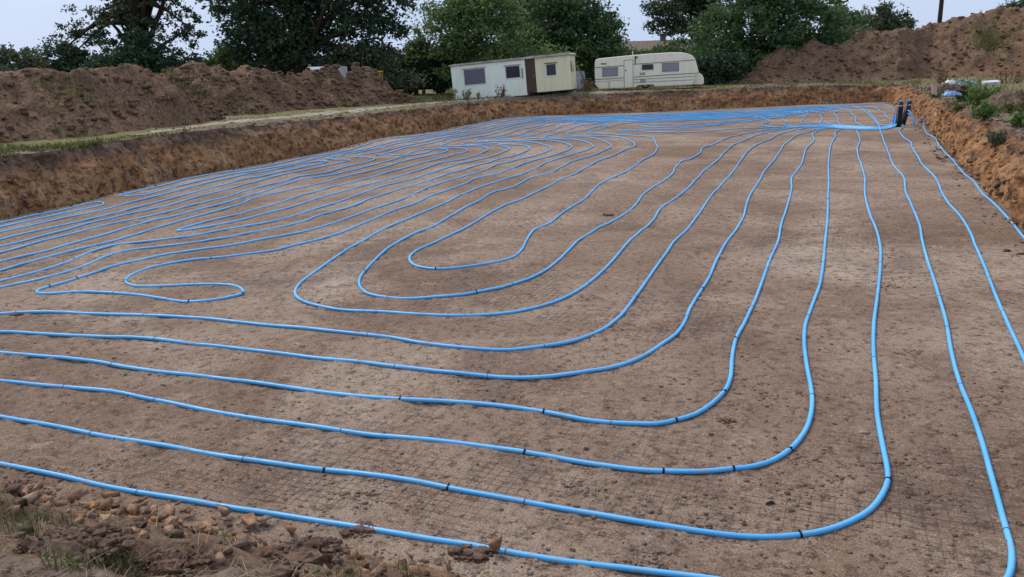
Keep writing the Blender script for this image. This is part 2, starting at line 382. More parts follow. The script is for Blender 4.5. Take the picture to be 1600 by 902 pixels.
at_ = bank.data.attributes.new('front', 'FLOAT', 'POINT'); at_.data.foreach_set('value', (np.repeat(isfront[:, None], nv, 1) * 0.75).astype(np.float32).ravel())
# ------------------------------------------------------------------ ground outside the pit
cen = base.mean(0)
dirs = bankV[:, -1, :2] - cen; dirs /= np.linalg.norm(dirs, axis=1)[:, None]
dirs = smooth_loop(dirs * 0.5 + nrm * 0.5, 61); dirs /= np.linalg.norm(dirs, axis=1)[:, None]
rad = dirs * 0 + (bankV[:, -1, :2] - cen) / np.linalg.norm(bankV[:, -1, :2] - cen, axis=1)[:, None]
ds = np.array([0, .12, .28, .5, .8, 1.2, 1.7, 2.3, 3, 4, 5.2, 6.7, 8.5, 11, 14, 18, 24, 32, 44, 62, 95, 160, 320, 800, 2500])
def ground_z(x, y): return 1.2 + (0.03 + 0.062 * np.clip(x, -4, 4)) * np.exp(-((np.asarray(y) - 51) / 3.5) ** 2) * np.exp(-(np.maximum(np.abs(x) - 4, 0) / 2) ** 2) + 0.06 * fbm(x, y, 0, 0.18, 2, 91) + 0.02 * fbm(x, y, 0, 1.1, 3, 95)
gx = bankV[:, -1, 0][:, None] + rad[:, 0][:, None] * ds; gy = bankV[:, -1, 1][:, None] + rad[:, 1][:, None] * ds
bl = np.clip(ds / 2.4, 0, 1)[None, :]; bl = bl * bl * (3 - 2 * bl)
gz = bankV[:, -1, 2][:, None] * (1 - bl) + ground_z(gx, gy) * bl
gz[:, 1:] += 0.02 * fbm(gx[:, 1:], gy[:, 1:], 0, 3, 3, 99)
gz = np.where(ds[None, :] > 60, 1.2, gz)
gr = link('ground', new_mesh('ground', np.stack([gx, gy, gz], -1).reshape(-1, 3), grid_faces(NL, len(ds), True), M_ground, True))
tag(gr, 'rough grass and bare soil of the field round the pit', None, None, 'structure')
fr_ = smooth_loop(np.clip(isfront * 1.0, 0, 1), 61)[:, None]
gmask = np.clip(0.30 + 0.9 * fbm(gx, gy, 0, 0.5, 3, 120) + np.clip((ds[None, :] - 0.5) / 2.5, -0.3, 0.75), 0, 1) * (1 - 0.85 * fr_ * np.exp(-(ds[None, :] / 5) ** 2))
a_ = gr.data.attributes.new('grass', 'FLOAT', 'POINT'); a_.data.foreach_set('value', gmask.astype(np.float32).ravel())
def bvh_of(V, Fc): return BVHTree.FromPolygons([tuple(p) for p in V.tolist()], [tuple(f) for f in Fc.tolist()])
selG = ds <= 100
BV = bankV.reshape(-1, 3); BF = grid_faces(NL, nv, True)
GV = np.stack([gx, gy, gz], -1).reshape(-1, 3); GF = grid_faces(NL, len(ds), True)
BVH = bvh_of(np.vstack([BV, GV]), np.vstack([BF, GF + len(BV)]))
def hit(px, py):
    d = Vector(ray(px, py)).normalized(); r = BVH.ray_cast(Vector((0, 0, H)), d)
    return r[0], r[1]
def drop(x, y):
    r = BVH.ray_cast(Vector((x, y, 20)), Vector((0, 0, -1)))
    return r[0].z if r[0] else 1.2
# pale trodden track along the left edge
trk = [(215, 213), (300, 201), (340, 195.5), (400, 189.5), (460, 184), (520, 178.5), (580, 173), (640, 166), (700, 160.5), (760, 156.5), (820, 153), (880, 150), (940, 147), (990, 144)]
tp = np.array([hit(x, y - 1.5)[0][:2] for x, y in trk]); q = np.r_[0, np.cumsum(np.linalg.norm(np.diff(tp, axis=0), axis=1))]
ss = np.arange(0, q[-1], 0.12); tc_ = np.stack([np.interp(ss, q, tp[:, 0]), np.interp(ss, q, tp[:, 1])], 1)
tn = np.gradient(tc_, axis=0); tn /= np.linalg.norm(tn, axis=1)[:, None]; tl = np.stack([-tn[:, 1], tn[:, 0]], 1)
tw = (0.22 + 0.32 * np.clip(ss / 9, 0, 1)) * (1 - np.clip((ss - q[-1] + 6) / 6, 0, .9)); V = []
for i in range(len(ss)):
    for k in range(7):
        u = (k / 6 - .5) * 2; w_ = tw[i] * (1 + 0.5 * float(vnoise(ss[i] * 1.7, 3 * np.sign(u), 0, 5)))
        p = tc_[i] + tl[i] * (u + .6) * w_; V.append((p[0], p[1], drop(p[0], p[1]) + 0.012 - (0.02 if abs(u) > .99 else 0)))
tr = link('track', new_mesh('track', V, grid_faces(len(ss), 7), M_track, True)); tag(tr, 'pale trodden dirt track along the pit edge', None, None, 'structure')
# ------------------------------------------------------------------ irregular lumps (clods, crumbs, stones)
def lump(seed, sx=1, sy=1, sz=0.7, sub=1, rough=0.28, facet=True):
    r = np.random.default_rng(seed); bm = bmesh.new(); bmesh.ops.create_icosphere(bm, subdivisions=sub, radius=1)
    o3 = r.random(3) * 50
    for v_ in bm.verts:
        n_ = float(vnoise(v_.co.x * 1.3 + o3[0], v_.co.y * 1.3 + o3[1], v_.co.z * 1.3 + o3[2], seed)) * rough + r.normal() * rough * 0.35
        v_.co *= 1 + n_; v_.co.x *= sx; v_.co.y *= sy; v_.co.z *= sz
        if facet: v_.co.z = min(v_.co.z, sz * 0.75)
    V = np.array([v_.co[:] for v_ in bm.verts]); Fc = np.array([[v_.index for v_ in f.verts] for f in bm.faces]); bm.free(); return V, Fc
def slab(seed, flat=0.45):
    r = np.random.default_rng(seed); bm = bmesh.new()
    for _ in range(9):
        p = r.uniform(-1, 1, 3); p[:2] = np.clip(p[:2] * 1.5, -1, 1); bm.verts.new((p[0], p[1] * .58, np.sign(p[2]) * flat * r.uniform(.6, 1)))
    bmesh.ops.convex_hull(bm, input=bm.verts[:]); bmesh.ops.delete(bm, geom=[v_ for v_ in bm.verts if not v_.link_faces], context='VERTS')
    bmesh.ops.recalc_face_normals(bm, faces=bm.faces[:]);     bmesh.ops.triangulate(bm, faces=bm.faces[:]); bm.verts.index_update()
    V = np.array([v_.co[:] for v_ in bm.verts]); Fc = np.array([[v_.index for v_ in f.verts] for f in bm.faces]); bm.free(); return V, Fc
CHIPS = [slab(700 + i, .5) for i in range(10)]
LUMPS = [lump(i, 1, .8, .62, 1, .3) for i in range(10)]
def scatter(name, P, R, mat, parent=None, sink=0.35, lumps=LUMPS):
    Vs, Fs, n = [], [], 0
    for p, r in zip(P, R):
        V0, F0 = lumps[rng.integers(len(lumps))]; a = rng.random() * 6.283; c, s_ = math.cos(a), math.sin(a)
        V1 = V0 * r * (0.8 + 0.4 * rng.random(3)); V1 = np.stack([V1[:, 0] * c - V1[:, 1] * s_, V1[:, 0] * s_ + V1[:, 1] * c, V1[:, 2]], 1)
        Vs.append(V1 + np.array([p[0], p[1], p[2] + r * sink])); Fs.append(F0 + n); n += len(V0)
    o = link(name, new_mesh(name, np.vstack(Vs), np.vstack(Fs), mat), parent); o['kind'] = 'stuff'; return o
# crumbs of soil over the floor, denser in patches, nearest ones largest in view
P = []; R_ = []; P2_ = []; R2_ = []
while len(P) + len(P2_) < 14000:
    g0 = at(rng.random() * 1700 - 50, 225 + (rng.random() ** 0.75) * 690, 0)
    if g0[1] > 32: continue
    lightc = rng.random() < .35; sc = rng.uniform(.05, .45); k = int(rng.integers(6, 110))
    for _ in range(k):
        x_, y_ = g0[0] + rng.normal(0, sc * 1.5), g0[1] + rng.normal(0, sc)
        r = (0.0025 + 0.021 * rng.random() ** 6) * (1 + 0.02 * y_)
        (P2_ if lightc else P).append((x_, y_, float(floor_z(x_, y_)))); (R2_ if lightc else R_).append(r)
cb = scatter('soil_crumbs', P, R_, M_clod, None, 0.0); tag(cb, 'loose dark crumbs of soil littering the pit floor', 'soil')
cb = scatter('dry_crumbs', P2_, R2_, M_floor, None, 0.0); tag(cb, 'pale dry crumbs of soil littering the pit floor', 'soil')
# rubble at the foot of the banks
P = []; R_ = []
fi = np.where(isfront > .3)[0]
for _ in range(5200):
    i = rng.integers(NL) if _ < 2600 else fi[rng.integers(len(fi))]; t_ = rng.random() ** 2 * 0.5
    if isfront[i] > .3: t_ = rng.random() * 1.5
    p = base[i] - nrm[i] * t_ * (0.3 if isfront[i] > .3 else 1)
    if isfront[i] > .3: p = base[i] + nrm[i] * (t_ * 2.0)
    z = drop(*p) if isfront[i] > .3 else max(float(floor_z(p[0], p[1])), 0)
    P.append((p[0], p[1], z)); R_.append(0.012 + 0.05 * rng.random() ** 4)
rb = scatter('bank_crumbs', P, R_, M_topsoil, bank, 0.0, CHIPS)
P = []; R_ = []
for _ in range(6500):
    i = int(rng.integers(NL))
    if not (seen[i] or isfront[i] > .3): continue
    j = int(rng.integers(2, nv - 1)); P.append(bankV[i, j] + rng.normal(0, .02, 3)); R_.append(0.02 + 0.075 * rng.random() ** 4 * (1 if isfront[i] < .3 else .5))
scatter('wall_lumps', P, R_, M_wall, bank, 0.0, CHIPS)
P = []; R_ = []
for _ in range(3600):
    i = int(rng.integers(NL)); t_ = abs(rng.normal(0, .9)); p = bankV[i, -1, :2] + rad[i] * t_
    if not seen[i]: continue
    P.append((p[0], p[1], drop(p[0], p[1]))); R_.append(0.02 + 0.07 * rng.random() ** 4)
scatter('edge_clods', P, R_, M_topsoil, gr, 0.1)
# stones lying on the front bank: each its own piece
for k, (px, py, r, fl_) in enumerate([(365, 796, .085, 1), (205, 797, .075, 1), (172, 775, .05, 0), (122, 773, .06, 0), (96, 786, .055, 0), (72, 783, .05, 0), (48, 760, .06, 1), (35, 752, .05, 0),
        (255, 812, .06, 1), (240, 798, .035, 0), (228, 800, .035, 0), (172, 803, .045, 0), (210, 816, .04, 0), (268, 830, .045, 0), (310, 827, .05, 0), (335, 832, .045, 1), (390, 815, .06, 1),
        (295, 799, .03, 0), (330, 780, .03, 0), (315, 777, .035, 1), (75, 795, .04, 0), (143, 792, .03, 0), (540, 875, .05, 0), (580, 896, .05, 0), (20, 800, .05, 0), (475, 800, .03, 0),
        (280, 787, .03, 0), (355, 815, .035, 0), (300, 845, .03, 0), (150, 765, .035, 1), (420, 812, .04, 0), (225, 781, .03, 0), (380, 833, .03, 0), (455, 828, .035, 0), (640, 868, .03, 0), (700, 880, .035, 0)] + [(x_, 756 + .12 * x_ + abs(rng.normal(0, 26)), .018 + .045 * rng.random() ** 1.6, k_ % 2) for k_, x_ in enumerate(rng.uniform(30, 430, 38))]):
    h_, n_ = hit(px, py)
    if py < 750 + px * .118: continue
    if h_ is None or h_.z < .02: g = at(px, py, 0.01); h_ = Vector((g[0], g[1], max(.012, float(floor_z(g[0], g[1])))))
    V0, F0 = slab(300 + k, .22 if fl_ else .38); r *= 1.2
    s_ = link('stone', new_mesh('stone', V0 * r, F0, M_stone if k % 5 else M_stone3), bank, (h_.x, h_.y, h_.z + r * .08)); s_.rotation_euler = (random.uniform(-.4, .4), random.uniform(-.4, .4), random.random() * 6)
# blocky stones sticking out of the cut side by the left wall
for k, (px, py, r) in enumerate([(32, 292, .10), (40, 305, .13), (24, 286, .09), (52, 300, .11), (44, 318, .12), (12, 312, .10), (60, 318, .09), (78, 283, .12), (100, 290, .10), (88, 302, .09), (120, 300, .1), (158, 285, .12),
        (192, 262, .10), (215, 268, .10), (160, 305, .10), (172, 303, .11), (190, 300, .09), (150, 308, .08), (20, 322, .1), (70, 332, .08), (1560, 330, .07), (1535, 302, .08), (1522, 290, .06), (1575, 320, .1), (1510, 262, .09), (1528, 270, .08),
        (1500, 235, .10), (1478, 205, .09), (1490, 222, .1), (1580, 345, .08), (1465, 215, .08), (1548, 300, .08), (1440, 160, .14), (1447, 165, .12), (1552, 245, .09)]):
    h_, n_ = hit(px, py)
    if h_ is None: continue
    V0, F0 = slab(500 + k, .7)
    s_ = link('stone', new_mesh('stone', V0 * r, F0, M_stone if k % 2 else M_wall), bank, (h_.x, h_.y, h_.z)); s_.rotation_euler = (random.random(), random.random(), random.random() * 6)
# lumps of soil lying on the floor and over the pipes
for px, py, r, lab in [(26, 492, .085, 'brown soil clod lying over a blue pipe at the pit side'), (1137, 652, .075, 'loose crumbly soil clod beside the bend of a tied blue pipe'),
                       (948, 334, .13, 'dark soil clod alone on bare ground between two long pipe runs'), (560, 822, .13, 'dark earth clod pressed against the front pipe, grass roots in it'),
                       (742, 856, .15, 'largest dark earth clod burying part of the front pipe')]:
    g = at(px, py, 0.02); t0 = empty('soil_clod', (g[0], g[1], float(floor_z(g[0], g[1]))), 0, lab, 'clod')
    b_ = MB(); k0 = int(px)
    for j in range(60):
        V0, F0 = lump(k0 + j, 1, .9, .8, 1, .4); rr = r * (.06 + .24 * random.random() ** 2); a = random.random() * 6.28; q_ = r * random.uniform(0, .75)
        b_.add(V0 * rr + np.array([math.cos(a) * q_ * 1.3, math.sin(a) * q_ * .8, rr * .35]), F0)
    b_.build('lumps', M_earth, t0)['kind'] = 'stuff'
for px, py, r, lab in [(112, 858, .19, 'biggest dark earth clod on the rubble bank, grass growing round it'), (262, 884, .13, 'dark earth clod with grass roots on the rubble bank'), (480, 868, .16, 'dark rooty earth clod among straw on the front bank'), (14, 768, .16, 'brown earth lump where the front pipe meets the rubble')]:
    h_, n_ = hit(px, py)
    if h_ is None or h_.z < .02: g = at(px, py, 0.01); h_ = Vector((g[0], g[1], .01))
    t0 = empty('soil_clod', (h_.x, h_.y, h_.z), 0, lab, 'clod'); b_ = MB()
    V0, F0 = lump(int(px), 1, .85, .5, 2, .4, False); b_.add(V0 * r * .62, F0)
    for j in range(300):
        V0, F0 = lump(int(px) + j, 1, .9, .8, 1, .45, False); rr = r * (.03 + .11 * random.random() ** 3); a = random.random() * 6.28; q_ = r * random.random() ** .7
        b_.add(V0 * rr + np.array([math.cos(a) * q_ * 1.2, math.sin(a) * q_ * .8, rr * .2 + (r - q_) * .34 * random.random() ** .4]), F0)
    b_.build('lumps', M_earth, t0)['kind'] = 'stuff'
g = at(777, 851, 0.05); V0, F0 = slab(901, .3); V0 = np.stack([V0[:, 0] * .7, V0[:, 2] * .8, V0[:, 1] * 1.3], 1)
o = link('stone_chip', new_mesh('stone_chip', V0 * .075, F0, M_stone), None, (g[0], g[1], .06)); tag(o, 'orange flat stone standing on edge over the front pipe beside a dark clod', 'stone')
g = at(1350, 673, 0); V0, F0 = lump(905, 1, .6, .22, 1, .2)
o = link('stone_chip', new_mesh('stone_chip', V0 * .055, F0, M_stone2), None, (g[0], g[1], floor_z(g[0], g[1]) + .005)); tag(o, 'pale flat stone on the floor beside the outer pipe bend', 'stone')
# ------------------------------------------------------------------ wire netting pressed into the floor
ax = math.radians(23); e1 = np.array([math.sin(ax), math.cos(ax)]); e2 = np.array([math.cos(ax), -math.sin(ax)])
o0 = np.array([0.0, 3.0]); Vs, Fs, n = [], [], 0
def in_pit(p):
    Y = p[:, 1]; i = np.clip(np.searchsorted(rows, Y), 0, len(rows) - 1)
    return (p[:, 0] > lx[i, 0] + .7) & (p[:, 0] < lx[i, 1] - .6) & (Y > 2.4) & (Y > 4.25 - 0.38 * p[:, 0]) & (Y < 15)
def wire(p, r=0.0011):
    global n
    m_ = in_pit(p)
    if m_.sum() < 6: return
    i0, i1 = np.where(m_)[0][[0, -1]]; p = p[i0:i1 + 1]
    z = floor_low(p[:, 0], p[:, 1]) - 0.0065 + 0.012 * vnoise(p[:, 0] * .55, p[:, 1] * .55, 0, 400) + 0.005 * vnoise(p[:, 0] * 1.9, p[:, 1] * 1.9, 0, 401)
    t_ = np.gradient(p, axis=0); t_ /= np.linalg.norm(t_, axis=1)[:, None] + 1e-9; l_ = np.stack([-t_[:, 1], t_[:, 0]], 1)
    ring = [np.c_[p + l_ * r, z], np.c_[p - l_ * r, z], np.c_[p, z + 1.7 * r]]
    V1 = np.stack(ring, 1).reshape(-1, 3); k = len(p); i = np.arange(k - 1)[:, None] * 3
    F1 = np.concatenate([np.stack([i[:, 0] + a, i[:, 0] + b, i[:, 0] + 3 + b, i[:, 0] + 3 + a], 1) for a, b in ((0, 1), (1, 2), (2, 0))])
    Vs.append(V1); Fs.append(F1 + n); n += len(V1)
tt = np.arange(-4, 20, 0.22)
for a in np.arange(-15, 12, 0.075):
    p = o0 + e2 * a + e1 * tt[:, None]; p = p + e2 * (0.012 * vnoise(tt * 1.1, a * 9, 0, 7))[:, None]; wire(p)
tt2 = np.arange(-16, 12, 0.22)
for a in np.arange(-6, 18, 0.075):
    p = o0 + e1 * a + e2 * tt2[:, None]; p = p + e1 * (0.012 * vnoise(tt2 * 1.1, a * 9, 0, 8))[:, None]; wire(p)
wm = link('wire_netting', new_mesh('wire_netting', np.vstack(Vs), np.vstack(Fs), M_wire))
tag(wm, 'thin rusty square wire netting pressed into the soil under the pipes', 'wire mesh', None, 'stuff')
# ------------------------------------------------------------------ blue pipes
def lane(x, t):      # row of the far band of pipes along the back wall, t 0 far .. 1 near
    return np.interp(x, [840, 900, 1000, 1100, 1150, 1200, 1250, 1300, 1350], [185.5, 183.5, 180, 175.5, 173.5, 171.5, 169.5, 168, 166]) + t * np.interp(x, [840, 900, 1000, 1100, 1200, 1250, 1300, 1350], [4, 8, 11, 13, 8.5, 7.5, 6.5, 5])
def band(x0, t, x1): return [(x, float(lane(x, t + .03 * math.sin(x / 47 + t * 31) + .02 * math.sin(x / 21 + t * 77)))) for x in np.arange(x0, x1, 26)]
def low(t, x0):      # tail inside the lower bundle, running to the risers
    f = lambda x, a, w: (x, a + w * t)
    pts = [f(1235, 198, 6), f(1265, 195.5, 7.5), f(1300, 194.5, 8), f(1325, 197, 6.5), f(1348, 199.5, 4.5), f(1368, 200.6, 3.2)]
    return [p for p in pts if p[0] > x0 + 12] + [(1383 + 4 * t, 199.2 + 3 * t), (1391 + 5 * t, 195.5 + 4 * t)]
RISE = 'rise'
x1 = [(1196, 185.5), (1203, 188.8), (1196, 193), (1190, 195.5), (1197, 198), (1215, 199)]
x2 = [(1224, 180), (1222, 184), (1225, 187), (1230, 189.5), (1225, 194), (1229, 196.5), (1240, 197)]
x3 = [(1262, 178), (1260, 180.5), (1256, 184), (1253.5, 188), (1253, 192), (1270, 192.6), (1290, 192.2)]
x4 = [(1287, 177), (1282, 179), (1285, 187), (1281.5, 192), (1284, 194)]
x5 = [(1308, 174.5), (1303, 178), (1306, 182), (1310, 187), (1310.5, 192)]
x6 = [(1325, 174), (1330, 179), (1337, 185), (1337, 190), (1345, 196), (1352, 199.5)]
x7 = [(1345, 171), (1352, 176), (1362, 184), (1369, 191), (1373, 197), (1375, 204)]
x8 = [(1360, 168.5), (1370, 170), (1375, 174), (1382, 179), (1386, 184), (1392, 187), (1398, 188.5)]
x9 = [(1300, 166.5), (1330, 165), (1350, 163.3), (1378, 162.3), (1390, 166), (1395, 170), (1399, 173.5)]
PIPES = []
def pipe(pts, label, rise=False): PIPES.append((pts, label, rise))
# near side
pipe([(1443, 194.5), (1443.5, 199), (1446, 205), (1450, 210), (1460, 215), (1470, 230), (1490, 250), (1507, 271), (1522, 284), (1535, 302), (1562, 327), (1587, 355), (1600, 372), (1630, 408), (1668, 455), (1700, 505)],
     'blue pipe run hugging the foot of the bank with weeds, ending in an elbow')
pipe([(1407, 189), (1410, 195), (1412, 199.5), (1406, 203), (1407, 209), (1416, 217), (1423, 221), (1426, 231), (1435, 244), (1441, 255), (1461, 277), (1470, 297), (1480, 315), (1500, 337), (1515, 360), (1525, 385), (1540, 417), (1556, 455), (1575, 500), (1592, 535), (1602, 556), (1625, 610), (1650, 680), (1662, 760)],
     'lone wavy blue pipe run, second from the weedy bank')
P3 = x7 + [(1380, 216), (1386, 232), (1397, 257), (1412, 277), (1415, 300), (1425, 322), (1437, 350), (1441, 375), (1450, 407), (1457, 425), (1468, 457), (1480, 500), (1487, 541), (1502, 594), (1521, 642), (1540, 699), (1551, 740), (1564, 785), (1577, 830), (1582, 852), (1581, 880), (1571, 903), (1545, 928), (1500, 942), (1430, 946), (1350, 938), (1290, 927), (1150, 901), (1000, 881), (880, 866), (790, 852), (725, 841), (675, 834), (600, 823), (550, 814), (400, 790), (312, 774), (250, 763), (175, 749.5), (87, 732), (25, 722), (0, 718), (-60, 708), (-140, 696)]
pipe(band(990, 0.05, 1330) + P3, 'outermost blue pipe loop with rubble and clods lying against it')
P4 = [(1343, 256), (1345, 252), (1351, 275), (1352, 305), (1360, 335), (1370, 360), (1376, 385), (1376, 407), (1375, 425), (1371, 460), (1366, 500), (1365.6, 541), (1369, 586), (1371, 639), (1379, 687), (1386, 721), (1388, 744), (1379, 766), (1360, 789), (1330, 806), (1292, 819), (1251, 826), (1195, 829), (1131, 826), (1056, 818), (1000, 810), (900, 792), (800, 773), (700, 756), (625, 742), (507, 726), (400, 712), (325, 700), (250, 687), (175, 676), (90, 662), (0, 647), (-60, 637), (-140, 624)]
pipe(low(.98, 1330)[::-1] + [(1341, 204.5), (1342, 212), (1344, 217), (1342, 224), (1339.5, 231), (1341, 242)] + P4[1:], 'blue pipe loop turning its corner next inside the outermost loop', True)
pipe(low(.9, 1300)[::-1] + [(1312, 204.2), (1305, 208), (1305, 214), (1300, 222), (1297, 231), (1294.5, 258), (1295, 280), (1294, 307), (1293, 340), (1290, 370), (1286, 412), (1281, 440), (1268, 475), (1259, 500), (1257, 530), (1261, 567), (1268, 605), (1269, 631), (1262, 661), (1249, 684), (1234, 699), (1210, 714), (1180, 723), (1146, 727), (1094, 731), (1037, 729.5), (1000, 727), (920, 716), (820, 699), (700, 685), (600, 676), (500, 663), (400, 647), (330, 635), (275, 626), (225, 618), (175, 610), (100, 604), (0, 596), (-60, 592), (-140, 586)],
     'third blue pipe loop in from the rubble, two black ties on its corner bend', True)
pipe(low(.8, 1285)[::-1] + [(1287, 202), (1276, 206), (1270, 210), (1270, 213), (1272, 217), (1268, 223), (1260, 231), (1252, 255), (1237, 277), (1237, 292), (1230, 320), (1221, 347), (1216, 372), (1206, 395), (1198, 415), (1186, 450), (1163, 500), (1150, 526), (1144, 556), (1141, 590), (1131, 611), (1112, 629), (1086, 644), (1056, 652), (1026, 657), (1000, 656), (930, 651), (850, 637), (775, 627), (700, 622), (625, 619), (537, 612), (475, 604), (400, 594), (300, 584), (225, 576), (175, 570), (100, 561), (40, 555), (0, 551), (-60, 545), (-140, 537)],
     'fourth blue pipe loop in from the rubble, with a kink where it leaves the bundle', True)
pipe(low(.7, 1275)[::-1] + [(1280, 202), (1267, 206), (1255, 209), (1246, 211), (1236, 217), (1225, 225), (1219, 234), (1208, 250), (1195, 265), (1186, 282), (1175, 297), (1167, 315), (1162, 335), (1150, 355), (1136, 373), (1120, 402), (1107, 432), (1090, 457), (1077, 480), (1069, 501), (1056, 519), (1037, 534), (1000, 558), (950, 574), (880, 584), (800, 587), (725, 582), (650, 574), (550, 565), (475, 557), (400, 549), (300, 539), (225, 532), (175, 529), (100, 525), (0, 520), (-60, 517), (-140, 513)],
     'fifth blue pipe loop in from the rubble, sweeping evenly round', True)
pipe(low(.55, 1250)[::-1] + [(1252, 202.3), (1240, 204), (1229, 207), (1217, 210), (1205, 216), (1190, 222), (1177, 228), (1166, 238), (1158, 249), (1142, 272), (1127, 287), (1110, 305), (1100, 322), (1080, 347), (1055, 373), (1040, 395), (1020, 422), (1003, 446), (985, 471), (965, 495), (940, 515), (900, 532), (850, 542), (800, 547), (750, 546), (712, 543), (650, 536), (612, 530), (575, 526), (500, 520), (400, 509.5), (300, 499), (225, 495), (175, 493), (100, 489), (50, 488), (0, 489), (-60, 488), (-140, 486)],
     'innermost of the long sweeping blue loops, muddy and half covered by a clod', True)
# nested U bends in the middle
pipe(low(.4, 1215)[::-1] + [(1217, 204), (1205, 205.3), (1195, 208), (1180, 212), (1161, 220), (1145, 226), (1134, 235), (1126, 244), (1120, 251), (1100, 267), (1075, 292), (1050, 312), (1032, 325), (1020, 342), (1000, 360), (984, 375), (955, 407), (925, 437), (890, 462), (850, 478), (800, 489), (750, 494.5), (700, 496), (625, 492), (537, 487), (487, 477.5), (466, 467.5), (461, 457), (470, 442), (487, 429), (511, 411.5), (541, 391), (575, 371), (590, 362), (605, 354), (640, 340), (675, 327), (702, 316), (725, 305.5), (750, 295.5), (787, 282), (807, 276), (840, 262), (862, 252), (887, 241), (912, 234.5), (924, 230), (926.5, 226.5), (918, 222.5), (909, 220), (896, 218), (871, 217), (849, 216.4), (826, 215.5), (816, 213.7), (813, 212), (819, 211), (829, 210.4), (838, 208.6), (849, 204.8), (865, 202), (877, 198), (889, 195), (899, 193.5)] + band(925, .78, 1170) + [(1186, 181)] + x1 + low(.1, 1215),
     'outer of three nested blue U bends in the middle of the pit', True)
pipe(low(.25, 1205)[::-1] + [(1205, 203), (1186, 205), (1165, 208), (1145, 213), (1130, 218), (1111, 226), (1102, 228), (1096.5, 232), (1094, 239), (1080, 247), (1063, 254), (1055, 262), (1050, 272), (1030, 285), (1007, 300), (992, 320), (970, 335), (950, 347), (925, 360), (905, 374), (872, 406), (840, 430), (800, 446), (762, 456), (725, 464), (675, 468), (625, 469), (590, 465), (572, 459), (562, 448), (562, 437), (569, 425), (580, 412), (592, 400), (608, 386), (627, 373), (652, 362), (671, 354), (696, 342), (725, 327.5), (750, 315), (775, 302), (805, 293), (820, 284), (832, 277.5), (850, 273.5), (875, 263), (900, 251), (934, 239), (950, 231), (955.5, 226.5), (944, 220), (931, 216), (920, 214.8), (902, 214.6), (856, 214.6), (851, 212.6), (862, 209.6), (871, 206.5), (881, 203.5), (893, 201), (899, 199), (909, 197.3), (918, 195.5), (935, 192)] + band(960, .88, 1200) + x2 + low(.2, 1240),
     'middle of three nested blue U bends in the middle of the pit', True)
pipe([(1500, 190)][:0] + band(1005, 1.0, 1235)[::-1] + [(989, 192), (976, 193.4), (964, 195.6), (951, 198.7), (942, 201), (929, 204.7), (920.5, 207.2), (929, 208.8), (951, 209.8), (970, 210.6), (989, 211.6), (1013, 212.5), (1021, 215.5), (1024, 222), (1027.3, 229), (1025, 236), (1019, 242), (996, 256.5), (975, 270), (937, 288), (920, 305), (905, 317), (880, 330), (860, 345), (835, 357), (822, 374), (814, 389), (800, 402), (750, 414.5), (712, 420), (681, 422), (657, 419), (646, 415), (640, 407), (641, 400), (650, 391), (689, 371), (715, 360), (745, 344.5), (782, 326), (820, 311), (850, 297), (872, 283), (890, 275), (912, 264.5), (937, 252), (950, 247), (967, 238), (977, 233), (989, 229), (992, 225.5), (989, 222), (982, 218), (972, 214.6), (956, 213), (940, 212.5), (899, 212.4), (890, 211), (886, 209), (890, 208), (899, 206), (915, 203.4), (926, 200), (936, 198), (945, 197.4), (948.5, 195.6), (946, 193.4), (939, 193.3), (920, 195.3), (904, 193.3), (897.5, 189.5), (915, 189)] + band(950, .66, 1240) + x3 + low(.3, 1290),
     'smallest and innermost of the nested blue U bends', True)
# snaking run with the double bend at the left
pipe([(880, 191.5), (868, 194), (856, 198), (841, 200), (829, 203), (816, 207.5), (810, 210), (797, 212), (788, 213.7), (775, 215), (785, 216.6), (800, 218.6), (813, 219.3), (832, 219.2), (851, 219), (870, 221), (887, 225), (894.5, 228.6), (888, 233), (870, 239), (849, 245), (824, 255.5), (801, 263), (779, 271), (750, 278), (721, 291), (702, 298), (677, 306), (659, 314), (621, 327), (590, 338), (565, 349), (540, 360), (525, 365), (497, 376), (470, 383), (435, 392), (397, 398), (360, 402.5), (330, 406), (305, 408.5), (267, 414.5), (236, 421), (211, 429), (199, 436), (196, 441), (201, 445), (215, 448), (255, 448.7), (292, 447), (330, 446), (355, 446.3), (371, 449), (379, 454), (379.5, 459), (375, 462), (355, 467.5), (330, 471), (305, 473), (286, 472.5), (255, 468), (224, 463), (192, 459.3), (162, 457.6), (112, 457.6), (75, 459), (61, 457.6), (57, 455), (61, 452), (77, 447.5), (100, 441), (120, 435), (150, 427), (175, 418.5), (205, 410), (236, 403), (267, 397.5), (305, 392.5), (342, 387.5), (380, 380.5), (404, 376), (435, 371), (472, 363.5), (504, 354), (529, 344.5), (560, 333.5), (577, 327), (606, 318), (640, 306), (671, 293), (702, 282), (737, 272), (757, 266), (776, 259), (807, 249), (832, 242), (856, 235), (861, 231), (857, 228), (851, 226), (842, 224.6), (832, 222.4), (822, 221.6), (804, 220.8), (785, 221.2), (761, 221), (749, 220), (744, 218.2), (749, 216.5), (760, 215), (772, 213), (785, 210.6), (797, 207), (805, 204), (816, 201.6), (832, 199.5), (841, 197.5), (847.5, 195.6), (852, 193), (862, 190.6), (880, 188.8)] + band(905, .55, 1265) + x4 + low(.42, 1290),
     'snaking blue pipe with a double S bend beside the pit side', True)
PIPES[-1] = ([p for p in band(905, .70, 1290)[::-1]] + PIPES[-1][0], PIPES[-1][1], True)
